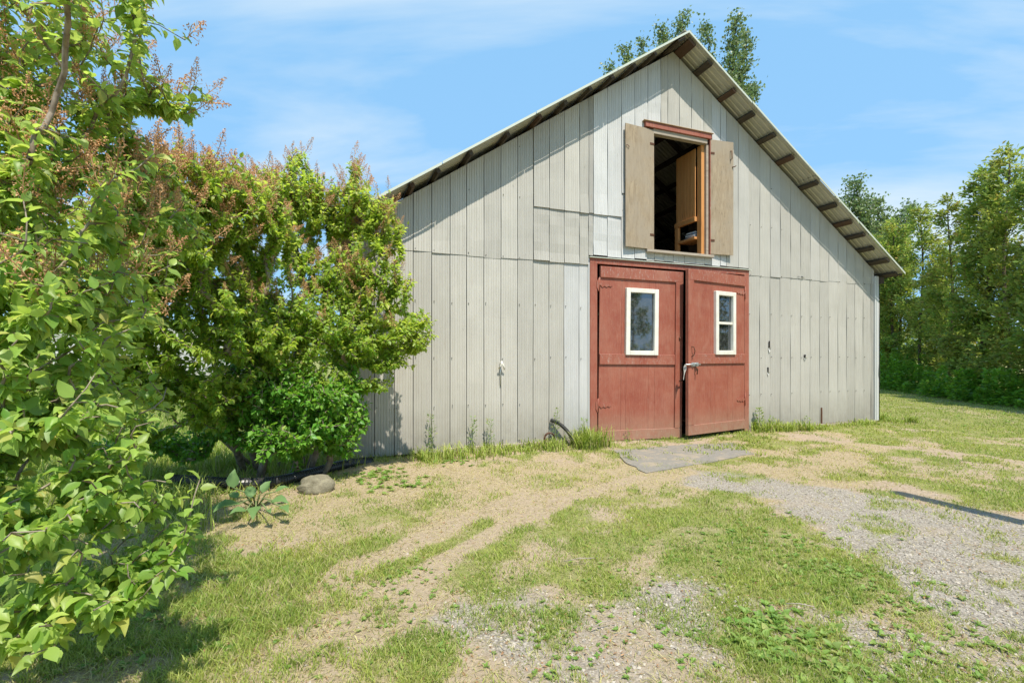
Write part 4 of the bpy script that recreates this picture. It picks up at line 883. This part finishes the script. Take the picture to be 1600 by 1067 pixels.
ft = (8.7, 22.0); tops = [(*at_tree(px, py, 22+0, ft), w) for px, py, w in ((1068, 26, .8), (1040, 40, .6), (1008, 64, .5), (980, 66, .55), (1112, 38, .8), (1092, 60, .7), (1138, 52, .8), (1165, 62, .8), (1190, 124, .7), (957, 104, .4), (1150, 120, .8))]
tops = [(a_, b_, c_, w) for a_, b_, c_, w in tops]
tr, cr = leafy_proto(tops, ft, 9, .15, 190, .13, None, 1.1)
e = empty('poplar_tree', (*ft, 0)); tag(e, 'tall poplar whose leafy tips rise behind the barn ridge', 'tree'); link('trunk', tr, M['cbark'], e); link('crown', cr, M['poplar'], e)
ft = (21.5, 29.5); tops = [(*at_tree(px, py, 29.5, ft), w) for px, py, w in ((1330, 290, 1), (1350, 320, 1.2), (1310, 320, 1), (1372, 316, 1), (1390, 350, 1.2), (1340, 360, 1.2), (1410, 330, 1))]
tr, cr = leafy_proto(tops, ft, 12, .2, 70, .17, None, 1.6)
e = empty('leaf_tree', (*ft, 0)); tag(e, 'pale green loose tree seen just above the lower right roof edge', 'tree'); link('trunk', tr, M['cbark'], e); link('crown', cr, M['poplar'], e)
# weeds along the foot of the hedge
def weed_mass(name, label, pts, hts, per, size, mat, group=None, cat=None, kind=None, foot=None):
    pos = []; yd = []; nm = []
    for (x, y), h in zip(pts, hts):
        m = int(per*h); z = rng.random(m)**.8*h; a = rng.uniform(0, 2*PI, m); ld = rng.normal(size=2)*.12
        r_ = .05+.16*(1-z/h)*h; c = np.stack([x+ld[0]*z+np.cos(a)*r_*rng.random(m), y+ld[1]*z+np.sin(a)*r_*rng.random(m), z], -1)
        pos.append(c); yd.append(np.stack([np.cos(a), np.sin(a), rng.uniform(-.2, .8, m)], -1)); nm.append(np.array([0, 0, 1.])+rng.normal(size=(m, 3))*.5)
    pos = np.concatenate(pos); f0 = np.array([0, 0, 0]) if foot is None else np.array(foot)
    o = link(name, scatter(name, LEAF2_V, LEAF2_T, pos-f0, frames(np.concatenate(yd), np.concatenate(nm)), rng.uniform(.6, 1.2, len(pos))*size, leaf_tint(pos, .12, .6, 1.2), True), mat)
    return o
hp = []; hh = []
for k in range(330):
    t = rng.random(); a_ = np.array([18.6, 26.0]); b_ = np.array([14.0, 12.2]); p = a_*(1-t)+b_*t+np.array([1, -.2])*rng.uniform(-.9, .9); hp.append(p); hh.append((.25+1.25*rng.random()**2.2)*(1.15 if t < .5 else .75))
tag(weed_mass('weed_bank', '', hp, hh, 150, .13, M['lush']), 'bank of tall green weeds along the foot of the hedge', 'weeds', None, 'stuff')
# the far wood on the horizon
wp = []
for k in range(900):
    a_ = rng.uniform(-1.5, 1.5); d_ = rng.uniform(120, 150); wp.append((math.sin(a_)*d_, math.cos(a_)*d_))
pos = np.array([(x, y, z) for x, y in wp for z in rng.uniform(.5, 7, 14)]); pos += rng.normal(size=pos.shape)*np.array([1.5, 1.5, .6])
tag(link('far_wood', scatter('far_wood', SPR_V, SPR_T, pos, rand_rot(len(pos)), rng.uniform(1.2, 2.6, len(pos)), leaf_tint(pos, .05, .7, 1.1)), M['cedar']), 'low far wood along the horizon', 'wood', None, 'stuff')
# low white shed far behind the shrubs on the left
sh = empty('white_shed', (-24, 31, 0), .25); tag(sh, 'low white clapboard shed glimpsed between the shrub leaves', 'shed')
for k in range(11): box('clapboard', (-5, -.02-.02*(k % 2), .1+k*.2), (5, .03, .295+k*.2), M['siding_new'], sh, 0)
box('wall', (-5, .035, 0), (5, 5, 2.3), M['siding_new'], sh, 0)
prism('roof', [(-5.3, 2.3), (5.3, 2.3), (4.8, 3.5), (-4.8, 3.5)], .3, 4.7, M['roof'], sh)

# ------------------------------------------------------------------ ground cover
NB = 620000
y_ = 1.75*(26/1.75)**rng.random(NB); x_ = rng.uniform(-1.18, 1.18, NB)*y_
mw = ground_mix(x_, y_); q = np.stack([x_, y_, 0*x_], -1)-O; inside = (q@N < .0) & (q@U > S0-.1) & (q@U < 7.15)
slab_c = sum(sp_)/len(sp_); onslab = (np.hypot((x_-slab_c[0])/1.15, (y_-slab_c[1])/.46) < .45+.75*fbm(x_, y_, .25, 77, 3))
clump = .55*fbm(x_, y_, .14, 41, 3)+.45*fbm(x_, y_, .55, 43, 3); clump = np.clip((clump-.5)*1.7+.5, 0, 1)
pg = np.clip(mw[:, 0]*1.5*(clump*2.1-.14), 0, 1)*(1-mw[:, 2]*.35); pst = np.clip(mw[:, 1]*.34+.06, 0, .5)*(1-mw[:, 2]*.7)
u_ = rng.random(NB); green = u_ < pg; dead = (~green) & (rng.random(NB) < pst); keep_ = (green | dead) & ~inside & ~onslab
x_, y_, green, clump = x_[keep_], y_[keep_], green[keep_], clump[keep_]; n_ = len(x_)
q = np.stack([x_, y_, 0*x_], -1)-O; wallfoot = np.clip(1-(q@N)/.45, 0, 1)*((q@U > -3.9) & ((q@U < .1) | ((q@U > 3.4) & (q@U < 7.6))))
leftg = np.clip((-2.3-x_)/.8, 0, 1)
shd = np.clip(1-np.hypot((x_+1.9)/1.4, (y_-2.6)/1.3), 0, 1)
h_ = (.012+.027*rng.random(n_)**1.7)*(.6+.9*clump)*(1+1.6*wallfoot*rng.random(n_)+2.6*leftg*rng.random(n_)+1.0*shd)*(1+.02*y_); h_ *= np.where(green, 1, .8)
lean = np.where(green, .95, 2.4); az = rng.uniform(0, 2*PI, n_); ld = np.stack([np.cos(az), np.sin(az)], -1)*(lean*rng.uniform(.3, 1.4, n_))[:, None]
wd = (.0010+.00048*y_)*rng.uniform(.7, 1.4, n_); pa = rng.uniform(0, 2*PI, n_); px_ = np.stack([np.cos(pa), np.sin(pa), 0*pa], -1)*wd[:, None]
b0 = np.stack([x_, y_, gh(x_, y_)-.003], -1); mid = b0+np.stack([ld[:, 0]*h_*.35, ld[:, 1]*h_*.35, h_*.6], -1); tip = b0+np.stack([ld[:, 0]*h_, ld[:, 1]*h_, np.where(green, h_, h_*.35)], -1)
V_ = np.stack([b0-px_, b0+px_, mid-px_*.75, mid+px_*.75, tip], 1).reshape(-1, 3)
T_ = (np.array([(0, 1, 3), (0, 3, 2), (2, 3, 4)])[None]+(np.arange(n_)*5)[:, None, None]).reshape(-1, 3)
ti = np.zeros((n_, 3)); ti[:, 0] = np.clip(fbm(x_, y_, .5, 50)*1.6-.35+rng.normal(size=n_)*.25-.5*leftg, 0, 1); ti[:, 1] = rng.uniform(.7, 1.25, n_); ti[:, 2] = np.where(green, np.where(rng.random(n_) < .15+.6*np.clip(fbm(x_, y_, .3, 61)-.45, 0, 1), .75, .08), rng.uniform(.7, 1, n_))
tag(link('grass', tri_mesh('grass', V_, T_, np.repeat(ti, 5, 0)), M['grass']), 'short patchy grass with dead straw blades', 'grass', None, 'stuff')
# gravel stones
NS = 46000
y_ = 1.8*(11/1.8)**rng.random(NS); x_ = rng.uniform(-1.15, 1.15, NS)*y_; mw = ground_mix(x_, y_); k_ = (rng.random(NS) < mw[:, 2]*1.1+.03) & ((np.stack([x_, y_, 0*x_], -1)-O)@N > .05); x_, y_ = x_[k_], y_[k_]; n_ = len(x_)
OCT_V = np.array([(1, 0, 0), (-.9, .1, .1), (.1, .8, 0), (0, -.9, .1), (.1, 0, .62), (0, 0, -.6)]); OCT_T = np.array([(0, 2, 4), (2, 1, 4), (1, 3, 4), (3, 0, 4), (2, 0, 5), (1, 2, 5), (3, 1, 5), (0, 3, 5)])
g_ = rng.uniform(.20, .42, n_); ct = np.stack([g_*1.14, g_*1.0, g_*.82], -1); a_ = rng.uniform(0, 2*PI, n_); rz_ = frames(np.stack([np.cos(a_), np.sin(a_), rng.normal(size=n_)*.25], -1), np.tile((0, 0, 1.), (n_, 1))+rng.normal(size=(n_, 3))*.25)
tag(link('gravel', scatter('gravel', OCT_V, OCT_T, np.stack([x_, y_, gh(x_, y_)+.001], -1), rz_, rng.uniform(.003, .011, n_)*(1+.5*rng.random(n_)**6*2), ct), M['stone']), 'loose grey gravel', 'gravel', None, 'stuff')
# dead leaves, bark and straw litter
NL = 9000
y_ = 1.9*(10/1.9)**rng.random(NL); x_ = rng.uniform(-1.1, 1.1, NL)*y_; k_ = (rng.random(NL) < .25+.75*(fbm(x_, y_, .4, 91) > .55)) & ((np.stack([x_, y_, 0*x_], -1)-O)@N > .04); x_, y_ = x_[k_], y_[k_]; n_ = len(x_)
a_ = rng.uniform(0, 2*PI, n_); ti = np.stack([rng.random(n_), rng.uniform(.45, 1.1, n_), rng.uniform(.4, 1, n_)], -1); ws_ = np.stack([rng.uniform(.25, .9, n_), np.ones(n_), np.ones(n_)], -1)*(rng.uniform(.010, .030, n_))[:, None]
tag(link('litter', scatter('litter', LEAF2_V, LEAF2_T, np.stack([x_, y_, gh(x_, y_)+.006+.006*rng.random(n_)], -1), frames(np.stack([np.cos(a_), np.sin(a_), rng.normal(size=n_)*.2], -1), np.tile((0, 0, 1.), (n_, 1))+rng.normal(size=(n_, 3))*.35), ws_, ti), M['panicle']), 'dead leaves and bark litter on the turf', 'litter', None, 'stuff')
# broad-leaved ground weeds in rosettes
pos = []; R_ = []; sz = []
for (px, py), m, sp, ls in (((1215, 985), 60, .22, .045), ((1245, 1030), 30, .2, .05), ((1390, 930), 40, .3, .03), ((1230, 850), 90, .5, .03), ((1290, 900), 60, .35, .03), ((1470, 1010), 50, .35, .032), ((880, 1010), 60, .4, .022), ((560, 930), 50, .4, .022), ((700, 1000), 70, .6, .022), ((920, 905), 50, .5, .02), ((1550, 640), 60, 2.5, .07),
                                ((330, 760), 60, .35, .06), ((620, 760), 30, .3, .05), ((590, 745), 40, .3, .05), ((700, 720), 40, .35, .04), ((1200, 665), 60, .25, .05), ((1060, 1000), 60, .5, .022), ((640, 890), 40, .25, .02), ((350, 900), 60, .35, .035), ((240, 990), 60, .3, .04), ((1110, 870), 60, .5, .022), ((1370, 1050), 30, .2, .035)):
    g0 = G(px, py)
    for k in range(m):
        c = g0+rng.normal(size=2)*sp*.6; z = float(gh(c[0], c[1])); nn = rng.integers(4, 8); a0 = rng.random()*6
        if (np.array([c[0], c[1], 0])-O)@N < .03: continue
        for j in range(nn):
            a_ = a0+j*2*PI/nn+rng.normal()*.2; el = rng.uniform(.15, .8); y1 = np.array([math.cos(a_)*math.cos(el), math.sin(a_)*math.cos(el), math.sin(el)]); pos.append((c[0], c[1], z+.003)); R_.append(frames(y1[None], np.array([[0, 0, 1.]])+rng.normal(size=(1, 3))*.2)[0]); sz.append(ls*rng.uniform(.6, 1.3))
pos = np.array(pos); tag(link('ground_weeds', scatter('ground_weeds', LEAF_V, LEAF_T, pos, np.array(R_), np.array(sz), leaf_tint(pos, .08, .8, 1.2), True), M['weed']), 'low broad-leaved weeds in the turf', 'weeds', None, 'stuff')
# tall grass tufts at the foot of the wall and under the shrubs
def tufts(name, label, cen, hgt, per, mat, spread=.07):
    V_ = []; T_ = []; C_ = []; o = 0
    for (x, y), h in zip(cen, hgt):
        for k in range(per):
            a = rng.uniform(0, 2*PI); l = h*rng.uniform(.5, 1.1); bend = rng.uniform(.1, .9); w = .0028+.0006*y; bx0 = np.array([x+rng.normal()*spread, y+rng.normal()*spread, 0]); d = np.array([math.cos(a), math.sin(a), 0]); s = np.array([-d[1], d[0], 0])*w
            for t in (0, .45, .8): c = bx0+d*l*bend*t*t+np.array([0, 0, l*(t-.25*bend*t*t)]); V_ += [c-s*(1-t*.5), c+s*(1-t*.5)]
            V_.append(bx0+d*l*bend*1.1+np.array([0, 0, l*(1-.35*bend)])); T_ += [(o, o+1, o+3), (o, o+3, o+2), (o+2, o+3, o+5), (o+2, o+5, o+4), (o+4, o+5, o+6)]; c_ = (rng.random()*.7, rng.uniform(.75, 1.2), .7 if rng.random() < .14 else .05); C_ += [c_]*7; o += 7
    return tag(link(name, tri_mesh(name, np.array(V_), np.array(T_), np.array(C_)), mat), label, 'grass', None, 'stuff')
cen = []; hg = []
for s0_, s1_, m, hmin, hmax, o0, o1 in ((-2.9, -1.5, 26, .10, .26, .02, .5), (-1.3, -.45, 18, .1, .22, .06, .4), (-.35, .12, 34, .18, .40, .05, .45), (3.45, 4.6, 30, .10, .30, .03, .35), (4.6, 7.1, 22, .06, .16, .03, .3), (7.1, 7.8, 16, .08, .22, -.3, .4), (.1, 3.3, 14, .04, .10, .06, .16), (-.2, 2.6, 16, .03, .08, .9, 1.75), (2.3, 3.1, 10, .03, .09, .5, 1.2), (-1.5, -.9, 8, .08, .2, .03, .2)):
    for k in range(m): c = O+U*rng.uniform(s0_, s1_)+N*rng.uniform(o0, o1); cen.append((c[0], c[1])); hg.append(rng.uniform(hmin, hmax))
tufts('tall_grass', 'fresh tall grass along the foot of the barn wall', cen, hg, 26, M['grass'])
cen = []; hg = []
for k in range(240): c = G(rng.uniform(120, 560), rng.uniform(706, 732)) if k < 90 else np.array([rng.uniform(-6.5, -2.6), rng.uniform(3.6, 7.5)]); cen.append((c[0], c[1])); hg.append(rng.uniform(.12, .34))
tufts('shade_grass', 'long grass growing in the shade under the shrubs', cen, hg, 30, M['grass'], .12)
# tall single weeds against the wall
def wall_weed(s, out, h, lab, mat='weed', size=.045, per=85):
    f0 = O+U*s+N*out; e = empty('weed_plant', (f0[0], f0[1], 0)); tag(e, lab, 'weed')
    ln = rng.normal(size=2)*.06; pts = [(ln[0]*t*t*h, ln[1]*t*t*h, h*t) for t in np.linspace(0, 1, 7)]; tube_obj('stem', pts, .006, M['stem'], e, 5, .4)
    m = int(per*h/.5); z = rng.random(m)*h; a = rng.uniform(0, 2*PI, m); rr = .02+.05*(1-z/h)**.5*rng.random(m)
    pos = np.stack([ln[0]*(z/h)**2*h+np.cos(a)*rr, ln[1]*(z/h)**2*h+np.sin(a)*rr, z], -1); yd = np.stack([np.cos(a), np.sin(a), rng.uniform(.2, 1.3, m)], -1)
    o = link('leaves', scatter('leaves', LEAF2_V*np.array([.6, 1, 1]), LEAF2_T, pos, frames(yd, np.array([0, 0, 1.])+rng.normal(size=(m, 3))*.4), rng.uniform(.6, 1.2, m)*size, leaf_tint(pos+f0, .1), True), M[mat], e)
for s_, o_, h_, lab in ((-2.62, .12, .62, 'tall grey-green weed at the siding, the one nearest the lilac'), (-2.02, .12, .55, 'slim upright weed at the siding, middle one of three between lilac and hose'), (-1.74, .14, .50, 'slim upright weed at the siding, nearest the white hook'),
                          (-.68, .12, .62, 'weed growing up through the black hose by the red doors'), (3.62, .10, .46, 'bushy weed at the right corner of the red doors'), (3.85, .16, .30, 'low spreading weed right of the red doors'), (4.9, .08, .24, 'small dark weed at the foot of the right siding'),
                          (.62, .20, .22, 'small weed sprouting under the left door leaf'), (-.18, .2, .45, 'tall fresh weed just left of the red door frame')):
    wall_weed(s_, o_, h_, lab, size=.06 if 'bushy' in lab or 'low' in lab else .045, per=150 if 'bushy' in lab else 85)
# broad-leaved plant by the drain pipe
bf = G(400, 795); bd = empty('burdock_plant', (bf[0], bf[1], 0)); tag(bd, 'broad-leaved weed with big pale leaves in front of the black drain pipe', 'weed')
for px, py, d_, s_, dirn, up_n in ((375, 795, 4.5, .22, (-.3, -.5, .1), (0, -.3, 1)), (400, 800, 4.4, .16, (.2, -.6, -.1), (0, -.3, 1)), (365, 770, 4.6, .18, (-.1, .1, 1), (.2, -1, .2)), (425, 790, 4.5, .16, (.8, -.2, .1), (0, -.4, 1)), (440, 800, 4.4, .12, (.7, -.6, 0), (0, -.2, 1)), (352, 800, 4.5, .12, (-.8, -.3, 0), (0, -.2, 1)), (410, 778, 4.6, .14, (.1, .4, .5), (0, -.6, .8)), (385, 806, 4.4, .13, (-.5, -.7, .2), (.2, -.2, 1)), (418, 806, 4.4, .11, (.5, -.7, .25), (-.2, -.2, 1)), (392, 786, 4.5, .15, (-.2, .3, .35), (.3, -.5, 1)), (430, 776, 4.6, .12, (.6, .3, .3), (-.3, -.5, 1)), (372, 786, 4.5, .12, (-.7, .2, .3), (.3, -.4, 1))):
    d_ = EYE*F/(py-HY)*.93; p_ = P(px, py, d_)-np.array([bf[0], bf[1], 0]); p_[2] = max(p_[2], .05)+.05
    c_ = tube_obj('stalk', [(0, 0, 0), p_*np.array([.5, .5, .9]), p_], .007, M['stem'], bd, 5)
    lf = link('leaf', tri_mesh('leaf', LEAF_V*np.array([1.15, 1, 1.2]), LEAF_T, np.tile((.7, 1, 0), (10, 1)), True), M['burdock'], bd)
    lf.name = 'leaf'; lf.matrix_local = Matrix.LocRotScale(Vector(p_), Matrix(frames(np.array([dirn], float), np.array([up_n], float))[0].tolist()).to_quaternion(), Vector((s_,)*3))
# fallen straw stalks and wood chips on the yard
for k, (px, py, a_, L_) in enumerate(((905, 882, .2, .22), (940, 985, .5, .12), (1250, 955, -.3, .14), (1000, 770, 1.4, .2))):
    g0 = G(px, py); tag(tube_obj('straw_stalk', [(g0[0]-L_/2*math.cos(a_), g0[1]-L_/2*math.sin(a_), .035), (g0[0], g0[1], .045), (g0[0]+L_/2*math.cos(a_), g0[1]+L_/2*math.sin(a_), .038)], .003, M['sill'], None, 5),
        ('pale straw stalk lying on the turf in the middle of the yard', 'short straw stalk in the gravelly grass at the bottom middle', 'short straw stalk in the weeds at the bottom right', 'thin straw stalk pointing at the slab before the doors')[k], 'straw')
# wooden post whose shadow falls across the lawn at the right
tipg = np.array([4.10, 5.0]); Hp = 4.3; ptb = tipg+Hp/SD[2]*SD[:2]
pl = empty('wooden_post', (ptb[0], ptb[1], 0)); tag(pl, 'tall weathered wooden post standing right of the view, casting the long shadow', 'post')
tube_obj('pole', [(0, 0, -.2), (0, 0, 2), (0, 0, Hp)], .13, M['post'], pl, 12, .7)
